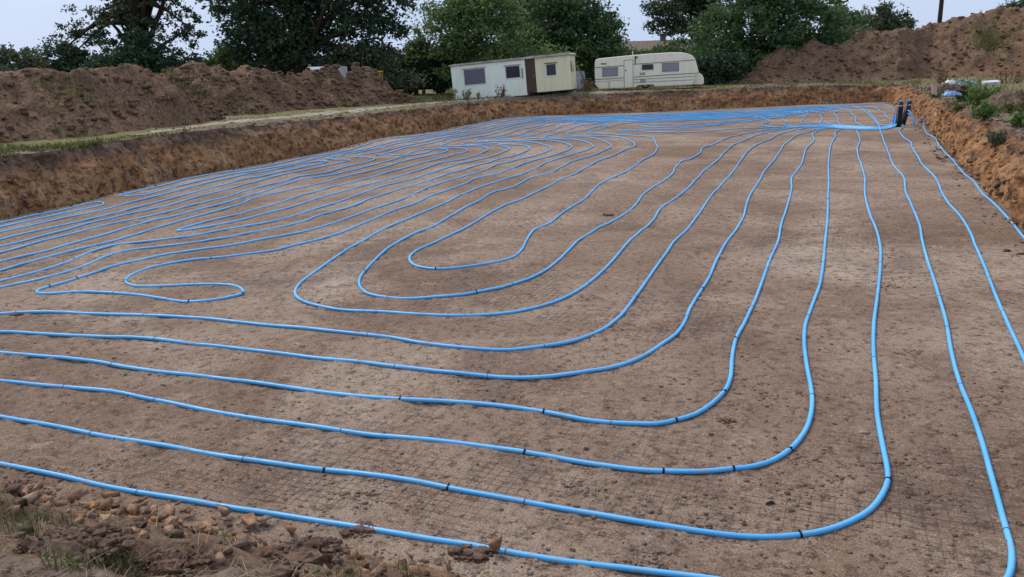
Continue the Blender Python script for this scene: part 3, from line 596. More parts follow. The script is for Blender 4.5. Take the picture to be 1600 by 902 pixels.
pipe([(-140, 478), (-60, 459), (0, 447), (50, 438), (75, 432.5), (104, 425), (125, 418), (150, 407), (175, 396.5), (199, 391), (224, 387.5), (267, 384), (311, 379), (330, 375.5), (360, 371), (379, 366.5), (410, 361), (441, 354), (472, 346), (491, 338.5), (529, 327.5), (560, 317.5), (571, 312.5), (596, 304.5), (627, 294), (652, 286), (684, 276), (715, 267.5), (757, 256), (780, 247), (807, 240), (824, 234), (827.5, 230), (823, 228), (809, 226.3), (797, 225.5), (785, 224.9), (760, 223), (736, 222.4), (727, 223), (722.5, 224.7), (727, 226), (742, 226.5), (765, 226.2), (782, 226.8), (791, 229), (796.3, 231.6), (790, 235), (780, 239), (751, 247), (720, 254.5), (696, 263), (677, 268), (652, 275.5), (621, 284), (596, 290.5), (565, 301), (540, 310), (529, 314), (491, 326), (472, 332), (441, 342), (416, 348), (385, 353.5), (360, 358), (342, 361.5), (317, 366.5), (280, 372), (255, 374.5), (224, 377.5), (200, 380), (181, 382.2), (160, 387), (137, 394), (115, 404), (87, 415), (62, 422.5), (37, 428.5), (0, 437.5), (-60, 452), (-140, 470)],
     'blue hairpin pipe whose two legs kink side by side near the snaking double bend')
pipe(band(865, .45, 1290)[::-1] + [(842, 193), (825, 196), (810, 199), (800, 200.6), (794, 202.5), (779, 206), (769, 209), (755, 212), (742, 214), (733, 216), (721, 217.6), (711, 219.3), (702, 222), (696, 224), (688, 225.7), (696, 227), (711, 228), (742, 228), (755, 229), (761, 230.8), (763, 232.7), (760, 235.5), (745, 241), (720, 247), (700, 250), (677, 257), (659, 263.5), (634, 270), (609, 277.5), (581, 285), (556, 292), (540, 297), (529, 300), (491, 311), (460, 321), (441, 326), (410, 334), (380, 342.5), (349, 350), (317, 356), (292, 358.6), (280, 360), (276.5, 359.3), (286, 356), (305, 351), (321, 346), (342, 341), (360, 336.5), (397, 326), (429, 317.5), (460, 308), (472, 305), (497, 298), (522, 290), (540, 285.5), (571, 277), (602, 268.5), (630, 261), (659, 252.5), (684, 246.5), (709, 241), (725, 237), (730, 234), (725, 231.5), (709, 230.5), (685, 230.7), (665, 231.5), (649, 235), (639, 239), (631, 241), (610, 240.8), (596, 241), (588, 242), (602, 239), (615, 234.5), (630, 230.5), (647, 227.5), (665, 225), (680, 222), (692, 219), (705, 216), (717, 214), (733, 210.6), (749, 208), (761, 206), (780, 202), (800, 197), (820, 193), (845, 190)] + band(875, .36, 1280) + x5 + low(.5, 1310),
     'blue pipe with one sharp hairpin tip pointing at the near spoil heap', True)
pipe([(-140, 441), (-60, 431), (0, 421), (25, 414), (50, 407), (87, 396.5), (125, 387), (156, 380), (180, 374), (205, 366), (236, 356.5), (267, 347.5), (292, 340), (317, 332.5), (346, 325.5), (380, 315.5), (391, 311), (422, 303), (460, 295), (491, 287), (522, 278.5), (540, 274), (571, 267), (602, 258.5), (630, 250), (652, 245.5), (677, 240), (695, 236.5), (699.3, 234), (697, 232.3), (681, 232.5), (670, 236), (659, 239), (630, 243), (610, 249), (577, 257.5), (541, 266), (522, 271), (491, 276), (472, 279), (447, 286), (422, 294), (404, 300), (380, 307), (349, 316), (317, 323.5), (292, 328.5), (261, 336), (230, 344), (205, 351), (169, 362), (137, 371), (106, 380), (75, 389), (37, 397.5), (0, 405.5), (-60, 418), (-140, 432)],
     'blue hairpin pipe, its bend rounded, between the snaking runs')
pipe([(-140, 425), (-60, 405), (0, 392.5), (31, 384), (62, 375), (106, 364), (137, 356), (169, 348), (200, 341), (224, 336), (255, 328), (286, 320.5), (317, 314), (349, 307), (380, 298.5), (397, 293), (435, 284), (466, 276), (491, 271), (516, 265.5), (541, 259), (565, 254.5), (581, 250), (585, 247), (581, 245.4), (565, 245), (556.5, 244.3), (555, 243), (562, 241), (584, 237.5), (610, 231), (630, 227.3), (655, 223), (680, 218), (700, 214.5), (720, 211), (740, 207), (760, 203), (780, 199), (800, 195), (825, 191), (850, 188.3)] + band(880, .27, 1300) + x6 + low(.6, 1352),
     'blue pipe with a small S kink, second of the kinked runs by the long bank', True)
pipe([(-140, 412), (-60, 394), (0, 382.5), (44, 372), (77, 363), (112, 353.5), (137, 346), (169, 339), (200, 331), (211, 328.5), (242, 322), (280, 314), (305, 307.5), (342, 298), (380, 289), (397, 284), (429, 275.5), (454, 269.5), (479, 264), (510, 257.5), (540, 251.6), (546, 250), (543, 248.6), (529, 249), (515, 247.6), (512, 246.2), (520, 244), (541, 240.5), (565, 234.7), (592, 229), (610, 226), (630, 222.6), (660, 217.6), (680, 214), (700, 210.6), (720, 207), (740, 203.3), (760, 199.7), (780, 196), (800, 192.4), (825, 189.4), (850, 187)] + band(885, .18, 1330) + x8,
     'blue pipe with a small S kink, nearest of the kinked runs to the long bank')
pipe([(-140, 402), (-60, 385), (0, 372.5), (31, 364), (62, 356), (100, 347.5), (131, 341), (169, 331.5), (200, 324), (230, 317), (267, 308.5), (305, 299), (349, 288), (380, 280.5), (407, 276), (426, 271), (454, 265), (479, 258.5), (504, 253), (511, 251.2), (508, 250), (491, 251), (475, 252.7), (454, 257), (422, 265.5), (394, 271), (367, 277), (336, 284), (305, 291), (274, 298.5), (242, 306.5), (211, 313.5), (180, 320.5), (169, 323), (131, 330.5), (100, 337.5), (62, 346), (31, 353.5), (0, 361), (-60, 372), (-140, 388)],
     'blue hairpin pipe with a blunt tip close to the long cut bank')
pipe(x9[::-1] + [(1270, 167.6), (1235, 168.8), (1200, 170.3)] + [(x, float(lane(x, -.06))) for x in (1150, 1100, 1050, 1000, 950, 900)] + [(870, 184), (826, 184.2), (800, 186), (776, 189.3), (751, 194.4), (720, 201), (702, 203.7), (675, 208.6), (652, 213), (634, 215.4), (609, 217.4), (590, 221.3), (565, 228), (535, 234.4), (516, 238.3), (497, 242), (475, 245), (454, 249.5), (435, 254), (412, 258), (385, 264), (360, 267.5), (336, 271.5), (305, 277.5), (280, 283.5), (242, 292.5), (205, 301.5), (186, 304.8), (199, 306), (230, 303.3), (249, 298.6), (280, 290.6), (305, 285), (336, 278), (360, 273), (397, 266.5), (425, 260), (454, 254.4), (479, 249.4), (504, 243.6), (535, 238), (571, 231), (596, 226), (627, 220.4), (652, 216.5), (677, 212.4), (702, 207.6), (720, 203.6), (751, 197.4), (782, 192), (800, 189), (826, 187), (850, 186)] + band(880, .09, 1345) + [(1352, 172.5), (1361, 180), (1369, 188), (1378, 196), (1388, 197)],
     'blue hairpin pipe running the whole length of the long bank and back wall')
pipe([(-140, 381), (-60, 360), (0, 345), (31, 338), (62, 331.5), (94, 326), (112, 321.5), (137, 316.5), (154, 315), (161.5, 316.6), (159, 319), (137, 322.7), (112, 327.3), (87, 332.7), (56, 339.3), (31, 345.5), (0, 352.5), (-60, 367), (-140, 385)],
     'short blue hairpin pipe with a rounded tip at the stony bank foot')
pipe(band(1020, .93, 1300)[::-1][:0] + [(1300, 170), (1250, 175), (1200, 181), (1168, 187), (1130, 191.5), (1100, 194), (1060, 195.6), (1020, 195.2), (1003, 195.2), (997, 196.5), (1003, 198), (1012, 199), (1060, 199.7), (1100, 197.5), (1140, 192.5), (1172, 188.5), (1210, 182), (1260, 175.5), (1310, 170.5)],
     'blue hairpin pipe with a tight round tip just below the far band of pipes')
pipe([(1310, 171.5), (1260, 177), (1215, 182.5), (1175, 189), (1140, 194.5), (1115, 198), (1090, 200.3), (1050, 202.2), (1000, 203.1), (972, 203.3), (965, 203.9), (972, 204.5), (1000, 204.7), (1020, 206), (1060, 206.7), (1100, 205.4), (1120, 203.7), (1150, 202), (1190, 200.8)] + low(.02, 1215),
     'blue hairpin pipe with a pinched tip on open ground before the back wall', True)
def catmull(P):
    P = np.array(P, float); Q = np.vstack([2 * P[0] - P[1], P, 2 * P[-1] - P[-2]]); o_ = []
    for i in range(1, len(Q) - 2):
        p0, p1, p2, p3 = Q[i - 1], Q[i], Q[i + 1], Q[i + 2]
        d1, d2, d3 = [max(np.linalg.norm(b - a), 1e-4) ** .5 for a, b in ((p0, p1), (p1, p2), (p2, p3))]
        m1 = (p2 - p1) / 1 + d2 * ((p1 - p0) / d1 - (p2 - p0) / (d1 + d2)); m2 = (p2 - p1) + d2 * ((p3 - p2) / d3 - (p3 - p1) / (d2 + d3))
        L_ = np.linalg.norm(p2 - p1); dist = max(3, (np.linalg.norm(p1) + np.linalg.norm(p2)) / 2)
        k = int(max(2, min(40, L_ / (0.012 * dist + 0.02))))
        t = np.linspace(0, 1, k, endpoint=False)[:, None]
        o_.append((2 * t ** 3 - 3 * t ** 2 + 1) * p1 + (t ** 3 - 2 * t ** 2 + t) * m1 + (-2 * t ** 3 + 3 * t ** 2) * p2 + (t ** 3 - t ** 2) * m2)
    o_.append(P[-1:]); return np.vstack(o_)
def ring_tube(P3, r, n=8):
    t = np.gradient(P3, axis=0); t /= np.linalg.norm(t, axis=1)[:, None] + 1e-9
    u = np.cross(t, np.array([0, 0, 1.0])); u /= np.linalg.norm(u, axis=1)[:, None] + 1e-9; w = np.cross(u, t)
    a = np.arange(n) * 2 * math.pi / n
    V = P3[:, None, :] + r * (u[:, None, :] * np.cos(a)[None, :, None] + w[:, None, :] * np.sin(a)[None, :, None])
    k = len(P3); Fq = []
    i = np.arange(k - 1)[:, None]; j = np.arange(n)[None, :]
    Fq = np.stack([i * n + j, i * n + (j + 1) % n, (i + 1) * n + (j + 1) % n, (i + 1) * n + j], -1).reshape(-1, 4)
    return V.reshape(-1, 3), Fq
PR = 0.0195; NEARP = []
tie_me = None
def make_tie(tail=True):
    b = MB(); r0, r1, w = PR * 1.02, PR * 1.16, 0.006; n_ = 14; V = []
    for x, r in ((-w, r0), (-w, r1), (w, r1), (w, r0)):
        for k in range(n_): a = 2 * math.pi * k / n_; V.append((x, math.cos(a) * r, math.sin(a) * r))
    Fc = [(q * n_ + k, q * n_ + (k + 1) % n_, ((q + 1) % 4) * n_ + (k + 1) % n_, ((q + 1) % 4) * n_ + k) for q in range(4) for k in range(n_)]
    b.add(V, Fc)
    if not tail: return new_mesh('wire_tie', b.V, b.F, M_wire)
    b.box(-.005, .005, -.007, .007, PR * 1.1, PR * 1.1 + .008)           # lock head
    b.box(-.003, .003, .0, .0015, PR * 1.1, PR * 1.1 + .016)                            # cut tail
    return new_mesh('cable_tie', b.V, b.F, M_black)
tie_me = make_tie(); wire_me = make_tie(False)
BOLD = [(1251, 826), (1387, 742), (1234, 699), (1146, 727), (1037, 729.5), (1131, 612), (1057, 652), (569, 426), (681, 422), (196, 440), (378, 460), (77, 447.5), (293, 473), (330, 406), (1150, 526), (120, 435),
        (747, 459.5), (115, 404), (721, 307), (1293, 310), (1187, 380), (1094, 446), (507, 726), (708, 758), (812, 699), (626, 619.5), (845, 636)]
BOLD3 = [at(x, y, .03) for x, y in BOLD]
for pts, lab, rise in PIPES:
    P2 = np.array([at(x, y, 0.025)[:2] for x, y in pts]); c = catmull(P2)
    d = np.hypot(c[:, 0], c[:, 1])
    s_ = np.r_[0, np.cumsum(np.linalg.norm(np.diff(c, axis=0), axis=1))]
    wob = np.clip(0.006 * vnoise(s_ * 1.3, len(lab), 0, 9), -.006, .006)
    z = floor_low(c[:, 0], c[:, 1]) + PR * 0.66 + wob + 0.012 * (d > 24)
    if rise:                                            # the end lifts into the wrapped riser
        for end in ((0,) if pts[0][0] > 1370 else ()) + ((-1,) if pts[-1][0] > 1370 else ()):
            e = c[end]; tgt = at(1402, 198, 0)[:2]; k = np.linspace(0, 1, 9)[1:, None]
            cc = e + (tgt + rng.normal(0, .05, 2) - e) * k; zc = z[end] + 0.5 * k[:, 0] ** 2.2
            if end == -1: c = np.vstack([c, cc]); z = np.r_[z, zc]
            else: c = np.vstack([cc[::-1], c]); z = np.r_[zc[::-1], z]
    P3d = np.c_[c, z]
    V, Fq = ring_tube(P3d, PR, 10)
    po = link('blue_pipe', new_mesh('blue_pipe', V, Fq, M_pipe, True)); tag(po, lab, 'pipe', 'blue pipes laid over the pit floor')
    nm = (np.hypot(P3d[:, 0], P3d[:, 1]) < 15)
    if nm.sum() > 12: NEARP.append(P3d[nm])
    # ties
    d = np.hypot(P3d[:, 0], P3d[:, 1]); s_ = np.r_[0, np.cumsum(np.linalg.norm(np.diff(P3d, axis=0), axis=1))]
    spots = []
    for b3 in BOLD3:
        dd = np.hypot(P3d[:, 0] - b3[0], P3d[:, 1] - b3[1]); i = int(dd.argmin())
        if dd[i] < 0.10: spots.append((i, 1.25))
    nx = 0.4
    while nx < s_[-1]:
        i = int(np.searchsorted(s_, nx)); i = min(i, len(s_) - 2); px, py = proj(P3d[i])
        if d[i] < 13 and -40 < px < 1640 and py < 930 and all(abs(s_[i] - s_[j]) > .35 for j, _ in spots): spots.append((i, 0.45))
        nx += random.uniform(1.0, 3.2)
    for i, w in spots:
        i = max(1, min(i, len(P3d) - 2)); t_ = Vector(P3d[i + 1] - P3d[i - 1]).normalized(); sd_ = t_.cross(Vector((0, 0, 1))).normalized(); u_ = sd_.cross(t_)
        o = link('cable_tie', tie_me, po) if w > 1 else link('wire_tie', wire_me, po); o.matrix_basis = Matrix(((t_.x, sd_.x, u_.x, P3d[i][0]), (t_.y, sd_.y, u_.y, P3d[i][1]), (t_.z, sd_.z, u_.z, P3d[i][2]), (0, 0, 0, 1))) @ Matrix.Rotation(random.uniform(-.9, .9), 4, 'X') @ Matrix.Diagonal((w, 1, 1, 1))
# loose soil lying against the near pipes
P = []; R_ = []
for Q in NEARP:
    for _ in range(int(len(Q) * 1.6)):
        i = int(rng.integers(1, len(Q) - 1)); a = Q[i]
        if float(vnoise(a[0] * 1.7, a[1] * 1.7, 0, 610)) < -.05: continue
        t_ = Q[i + 1] - Q[i - 1]; t_ = t_[:2] / (np.linalg.norm(t_[:2]) + 1e-9); o_ = (PR + abs(rng.normal(0, .022))) * rng.choice([-1, 1]); f_ = rng.normal(0, .05)
        x_, y_ = a[0] - t_[1] * o_ + t_[0] * f_, a[1] + t_[0] * o_ + t_[1] * f_
        P.append((x_, y_, float(floor_z(x_, y_)))); R_.append(.004 + .016 * rng.random() ** 3)
o = scatter('loose_soil', P, R_, M_clod, None, .1); tag(o, 'loose crumbled soil lying against the sides of the near pipes', 'soil')
# elbow ring where the bank-side pipe surfaces, loose blue coil behind the risers
g = at(1443, 195.5, 0); b = MB()
b.tube([(g[0] + .12 * math.sin(a) - .02, g[1] + .10, 0.03 + .13 * (1 - math.cos(a))) for a in np.linspace(0, 5.2, 18)], .02, 8)
tag(b.build('pipe_coil', M_pipe, None, True), 'small dark blue ring of pipe standing at the weedy bank foot', 'pipe')
g = at(1423, 197, 0); b = MB()
b.tube([(g[0] - .05, g[1] + .25, .62), (g[0] + .06, g[1] + .15, .5), (g[0] + .12, g[1] + .05, .30), (g[0] + .09, g[1], .12), (g[0] + .12, g[1] - .05, .03), (g[0] + .2, g[1] - .1, .03)], .024, 8)
b.tube([(g[0] - .02, g[1] + .3, .5), (g[0] + .16, g[1] + .2, .36), (g[0] + .2, g[1] + .1, .18), (g[0] + .16, g[1] + .02, .05)], .024, 8)
tag(b.build('bent_pipe', M_pipe, None, True), 'bent blue pipe tails hanging behind the upright black wrapped bundles', 'pipe')
# upright wrapped bundles
def riser(px, py, hgt, lean, label, seed):
    g = at(px, py, 0); r_ = random.Random(seed); e = empty('pipe_riser', (g[0], g[1], 0), 0, label, 'pipe riser', 'black wrapped pipe risers at the pit corner')
    def path(dx, dy, z1): return [(dx * .6 + lean[0] * 0, dy, 0.0), (dx * .8 + lean[0] * .35, dy + lean[1] * .4, z1 * .3), (dx + lean[0] * .9, dy + lean[1], z1 * .62), (dx + lean[0], dy + lean[1], z1)]
    b = MB()
    for k in range(5):
        a = k * 1.2566; b.tube(path(.06 * math.cos(a), .06 * math.sin(a), hgt * r_.uniform(.92, .97)), [.07, .066, .062, .056], 10)
    b.build('black_sleeve', M_black, e, True)
    for k in range(4):
        a = k * 1.57 + .4; p = path(.045 * math.cos(a), .045 * math.sin(a), hgt); q_ = [p[-1], (p[-1][0], p[-1][1], p[-1][2] - .09)]
        MB().tube(q_, .022, 8).build('pipe_end', M_pipe, e, True)
    t_ = path(0, 0, hgt)[-1]
    MB().tube([(t_[0], t_[1], t_[2] - .24), (t_[0], t_[1], t_[2] - .19)], .12, 12).build('tape_band', M_tape_sunlit, e, True)
    MB().tube(path(-.115, -.05, hgt * .8), .012, 6).build('sunlit_pipe', M_tape_sunlit, e, True)  # whitish colour paints in the sunlight on this pipe
    return e
M_tape_sunlit = plain('tape_and_sunlit_pipe', (0.42, 0.40, 0.42), 0.6, 0.2, 20)
riser(1403, 199, 1.06, (0.03, 0), 'straight upright black wrapped pipe bundle fed by the blue bundle', 1)
riser(1410, 196, 1.02, (0.24, 0.12), 'leaning black wrapped pipe bundle crossing behind the straight one', 2)
g = at(1204, 783, 0); b = MB(); b.tube([(-.03, 0, .004), (0, .012, .012), (.03, -.004, .006)], .005, 6); b.tube([(-.02, .012, .004), (.015, .022, .012), (.032, .012, .005)], .005, 6); b.tube([(-.025, -.012, .004), (.0, 0, .012), (.02, .02, .005)], .004, 6)
o = b.build('tie_offcuts', M_black); o.location = (g[0], g[1], float(floor_z(g[0], g[1])) + .002); tag(o, 'small tangle of black cable tie offcuts on bare soil', 'offcuts')
# ------------------------------------------------------------------ spoil heaps
def heap(name, crest, foot, x0, x1, label, slope=1.45, seed=0, amp0=1.0, step=3.0, nclod=1800, back=1.2):
    yc, yf = poly_fn(crest), poly_fn(foot); cols = np.arange(x0, x1 + .1, step); nt_ = 46; V = np.zeros((len(cols), nt_, 3))
    for i, x in enumerate(cols):
        f = at(x, yf(x), 1.2)[:2]; bd = f / np.linalg.norm(f); zc = 3.0
        for _ in range(12):
            w = max(0.15, (zc - 1.2) * slope); cpt = f + bd * w; zc = max(1.22, at_depth(x, yc(x), cpt[1])[2])
        w = max(0.15, (zc - 1.2) * slope)
        for j in range(nt_):
            t = j / (nt_ - 1)
            if t <= .62: q_ = t / .62; p = f + bd * w * q_; z = 1.12 + (zc - 1.12) * (q_ ** 1.08)
            else: q_ = (t - .62) / .38; p = f + bd * (w + w * back * q_); z = zc - (zc - 0.9) * (q_ ** 1.3)
            V[i, j] = (p[0], p[1], z)
    tj = np.linspace(0, 1, nt_)[None, :]; amp = np.clip(tj * 6, 0, 1) * np.clip((V[:, :, 2] - 1.1) / .8, 0.15, 1)
    n1 = 0.17 * fbm(V[..., 0], V[..., 1], V[..., 2], 0.8, 3, seed) + 0.07 * fbm(V[..., 0], V[..., 1], V[..., 2], 2.6, 3, seed + 9, .6)
    n1 = n1 * amp0; V[..., 2] += n1 * amp; V[..., 0] += 0.12 * fbm(V[..., 0], V[..., 1], V[..., 2], 1.7, 2, seed + 20) * amp; V[..., 1] += 0.18 * fbm(V[..., 0], V[..., 1], V[..., 2], 1.7, 2, seed + 25) * amp
    root = empty(name, tuple(V[len(cols) // 2, 0]), 0, label, 'soil heap'); off_ = np.array(root.location)
    link('heap_body', new_mesh('heap_body', V.reshape(-1, 3) - off_, grid_faces(len(cols), nt_), M_spoil, True), root)
    P, R_ = [], []
    for _ in range(nclod):
        i, j = rng.integers(len(cols)), rng.integers(1, 30); P.append(V[i, j] - off_ + rng.normal(0, .04, 3)); R_.append((0.02 + 0.17 * rng.random() ** 5) * (1.2 if V[i, j, 1] > 40 else 1))
    c_ = scatter('clods', P, R_, M_spoil, root, 0.1); return V
HB = heap('spoil_heap', [(220, 135), (235, 120), (262, 108), (285, 106), (310, 98), (340, 107), (360, 103), (400, 103), (440, 105), (462, 116), (472, 118), (490, 106), (510, 103), (527, 106), (542, 119), (558, 106), (575, 104), (588, 111), (600, 123), (622, 142), (650, 157)],
     [(220, 187), (300, 184), (345, 182.5), (400, 179.5), (450, 174), (500, 170), (560, 166), (610, 162), (652, 158.5)], 225, 652, 'lumpy brown soil heap with three humps, ending by the white hut', seed=210, step=2.2, amp0=1.9, nclod=2600)
HA = heap('spoil_heap', [(-420, 128), (-100, 112), (0, 114), (30, 114), (60, 111), (80, 109), (110, 113), (128, 118), (140, 111), (200, 107), (230, 106), (245, 113), (270, 131), (300, 152), (330, 172), (350, 185)],
     [(-420, 290), (0, 225), (60, 221), (150, 214), (230, 205), (300, 194.5), (352, 186)], -400, 350, 'smooth sided brown soil heap beside the green grass strip', seed=230, step=2.6, nclod=1500, amp0=0.95)
HR = heap('spoil_heap', [(1135, 131), (1150, 124), (1180, 105), (1210, 81), (1235, 72), (1262, 68), (1280, 70), (1310, 62), (1340, 52), (1360, 47), (1385, 48), (1405, 47), (1430, 38), (1450, 30), (1480, 27), (1510, 20), (1550, 14), (1570, 15), (1600, 17), (1750, 25), (1950, 40)],
     [(1135, 132.5), (1200, 131), (1300, 128), (1400, 125), (1450, 122), (1600, 119), (1950, 110)], 1138, 1930, 'tall dark brown soil heap under the wooden pole', seed=250, step=3.0, nclod=3200, slope=1.5, amp0=1.9)
# ------------------------------------------------------------------ grass and weeds
def blades(name, P, hgt, mat, parent=None, lean=0.5, wid=0.012):
    n_ = len(P); P = np.asarray(P, float); h_ = np.asarray(hgt) * (0.6 + 0.7 * rng.random(n_)); a = rng.random(n_) * 6.283; l_ = h_ * lean * rng.random(n_)
    w = wid * (0.6 + .8 * rng.random(n_)); dx, dy = np.cos(a), np.sin(a); sx, sy = -dy * w, dx * w
    tip = P + np.c_[dx * l_, dy * l_, h_]; mid = P + np.c_[dx * l_ * .35, dy * l_ * .35, h_ * .6]
    V = np.stack([P + np.c_[sx, sy, 0 * w], P - np.c_[sx, sy, 0 * w], mid - np.c_[sx * .8, sy * .8, 0 * w], mid + np.c_[sx * .8, sy * .8, 0 * w], tip], 1).reshape(-1, 3)
    i = np.arange(n_)[:, None] * 5
    Fc = [tuple(x) for x in np.concatenate([i + np.array([0, 1, 2, 3])], 1).tolist()] + [tuple(x) for x in (i + np.array([3, 2, 4])).tolist()]
    return link(name, new_mesh(name, V, Fc, mat), parent)
P, Hh = [], []
def strip(px0, py0, px1, py1, half, n_, hh):
    for _ in range(n_):
        t = rng.random(); x = px0 + (px1 - px0) * t; y = py0 + (py1 - py0) * t; h_, _n = hit(x, y + rng.normal(0, half))
        if h_ is None or h_.z < .9: continue
        if float(fbm(h_.x, h_.y, 0, 1.0, 2, 160)) < -.25: continue
        P.append(h_[:]); Hh.append(hh)
strip(-60, 243, 160, 222, 5, 2600, .10); strip(160, 218, 300, 203, 4, 700, .07); strip(640, 158, 720, 153, 2.5, 900, .30); strip(720, 157, 935, 145, 1.5, 700, .16)
strip(900, 142, 1150, 135, 2.2, 2200, .16); strip(1150, 133, 1440, 129, 2.5, 2600, .15); strip(590, 164, 720, 156, 2, 500, .12); strip(1430, 132, 1600, 160, 10, 1800, .22); strip(330, 188, 640, 164, 3, 500, .06)
g_ = blades('grass', P, np.array(Hh), L_grass, None, .6, .011); tag(g_, 'rough dull green grass along the tops of the banks', 'grass', None, 'stuff')
P, Hh = [], []
for _ in range(9000):
    x, y = rng.random() * 920 - 20, 775 + rng.random() * 140
    if y < 790 + (x / 920) * 60: continue
    h_, _n = hit(x, y)
    if h_ is None: continue
    dens = float(fbm(h_.x, h_.y, 0, 2.6, 3, 170)) + (0.22 if x < 200 else 0)
    if dens < (.28 if x < 260 else .42) or rng.random() < .2: continue
    P.append(h_[:]); Hh.append(.04 if rng.random() < .75 else .085)
g_ = blades('bank_grass', P, np.array(Hh), L_grass, None, 1.2, .0022); tag(g_, 'sparse green grass tufts growing on the rubble bank', 'grass', None, 'stuff')
P = []
for _ in range(2600):
    x, y = rng.random() * 950 - 20, 770 + rng.random() * 145
    if y < 785 + (x / 920) * 65: continue
    h_, _n = hit(x, y)
    if h_ is not None: P.append((h_.x, h_.y, h_.z + .004))
g_ = blades('straw', P, np.full(len(P), .018), L_dry, None, 6.0, .0016); tag(g_, 'dry straw and root bits strewn over the front bank soil', 'straw', None, 'stuff')
# patches of green on the heaps
P, Hh = [], []
for V, cols in ((HA, [(5, 240, 260)]), (HB, [(10, 60, 40)]), (HR, [])):
    nn = 1100 if V is not HR else 900
    for _ in range(nn):
        i, j = rng.integers(V.shape[0]), rng.integers(2, 27); p = V[i, j]
        if float(fbm(p[0], p[1], p[2], 0.75, 2, 180)) < .42: continue
        for _k in range(4): P.append(p + rng.normal(0, .09, 3) * (1, 1, .3)); Hh.append(.13)
for k in range(420):            # green patch in the fold between the two near heaps
    t = rng.random(); i = int(20 + 34 * t + rng.normal(0, 2)); j = int(np.clip(27 - 24 * t + rng.normal(0, 2), 1, 28)); p = HB[np.clip(i, 0, HB.shape[0] - 1), j]
    P.append(p + rng.normal(0, .15, 3) * (1, 1, .4)); Hh.append(.15)
for k in range(700):
    i = int(np.clip(134 + rng.normal(0, 6), 0, HR.shape[0] - 1)); j = int(np.clip(17 + rng.normal(0, 3.5), 1, 27)); P.append(HR[i, j] + rng.normal(0, .2, 3) * (1, 1, .3)); Hh.append(.35)
g_ = blades('heap_weeds', P, np.array(Hh), L_grass, None, .7, .02); tag(g_, 'tufts of weeds sprouting over the soil heaps', 'weeds', None, 'stuff')
def weed(px, py, hgt, rad_, ns, mat, label, leafy=1.0, group=None, leaf=.05, loc=None):
    h_ = Vector(loc) if loc is not None else hit(px, py)[0]; e = empty('weed', h_, 0, label, 'weed', group); st = MB(); P, Hh = [], []; Lv = []; Lf = []
    for k in range(ns):
        a = rng.random() * 6.283; r = rad_ * math.sqrt(rng.random()); hh = hgt * (0.5 + .5 * rng.random()); b0 = np.array([math.cos(a) * r * .5, math.sin(a) * r * .5, -.05]); b1 = np.array([math.cos(a) * r, math.sin(a) * r, hh])
        st.tube([b0, (b0 + b1) / 2 + (0, 0, .05 * hh), b1], [.008, .006, .003], 4, False)
        for q_ in range(int(26 * leafy)):
            t = 0.15 + .85 * rng.random(); c0 = b0 + (b1 - b0) * t + rng.normal(0, .05, 3) * (1, 1, .6); u = rng.normal(0, 1, 3); u /= np.linalg.norm(u); w_ = np.cross(u, rng.normal(0, 1, 3)); w_ /= np.linalg.norm(w_) + 1e-6
            s_ = leaf * (.6 + .9 * rng.random()); n0 = len(Lv); Lv += [c0 - u * s_, c0 + w_ * s_ * .4, c0 + u * s_, c0 - w_ * s_ * .4]; Lf.append((n0, n0 + 1, n0 + 2, n0 + 3))
    st.build('stems', L_dry, e)['kind'] = 'stuff'; link('leaves', new_mesh('leaves', Lv, Lf, mat), e); return e
weed(1512, 158, .85, .55, 30, L_green, 'tall bright green weed clump beside the dumped blue plastic', 1.6)
weed(1535, 170, .75, .5, 24, L_green, 'bright green weed hanging over the bank edge', 1.5)
weed(1540, 184, .45, .4, 20, L_green, 'yellow green grass clump on the lip of the bank above bare clay', 1.2)
weed(1462, 152, .3, .25, 14, L_green, 'small green weed below the reddish board', 1.4)
weed(1585, 176, .35, .35, 14, L_grass, 'olive weed clump on the dark soil of the bank top', 1.2)
weed(1598, 197, .35, .3, 14, L_green, 'low green weed beside dark soil lumps at the bank corner', 1.3)
weed(1500, 172, .3, .3, 14, L_grass, 'short pale weed on the bank edge under the blue plastic', 1.1)
weed(1470, 131, .9, .35, 16, L_rust, 'reddish dock stems standing behind the dumped plastic', .8)
weed(1575, 131, .8, 1.2, 26, L_rust, 'wide patch of reddish brown dock before the tall soil heap', .8)
weed(1555, 225, .35, .25, 10, L_olive, 'small dark weed rooted in the cut clay face', 1.0)
# ------------------------------------------------------------------ static caravan
def frame(px, depth, z, yaw=0.0, roll_=0.0):
    d = ray(px, 150); X_ = d[0] / d[1] * depth; a = math.atan2(X_, depth)
    return (X_, depth, z), -a + yaw
def win(parent, x0, x1, z0, z1, y, frame_m, pane_m, rail_m=None, t=.045, name='window', proud=.03):
    f = MB()
    f.box(x0 - t, x1 + t, y - proud, y + .01, z0 - t, z0); f.box(x0 - t, x1 + t, y - proud, y + .01, z1, z1 + t)
    f.box(x0 - t, x0, y - proud, y + .01, z0 + .001, z1 - .001); f.box(x1, x1 + t, y - proud, y + .01, z0 + .001, z1 - .001)
    w = f.build(name, frame_m, parent)
    MB().box(x0, x1, y - proud * .45, y + .012, z0, z1).build('pane', pane_m, w)
    if rail_m: MB().box(x0 - .1, x1 + .1, y - .07, y + .006, z1 + t + .004, z1 + t + .05).build('drip_rail', rail_m, w)
    return w
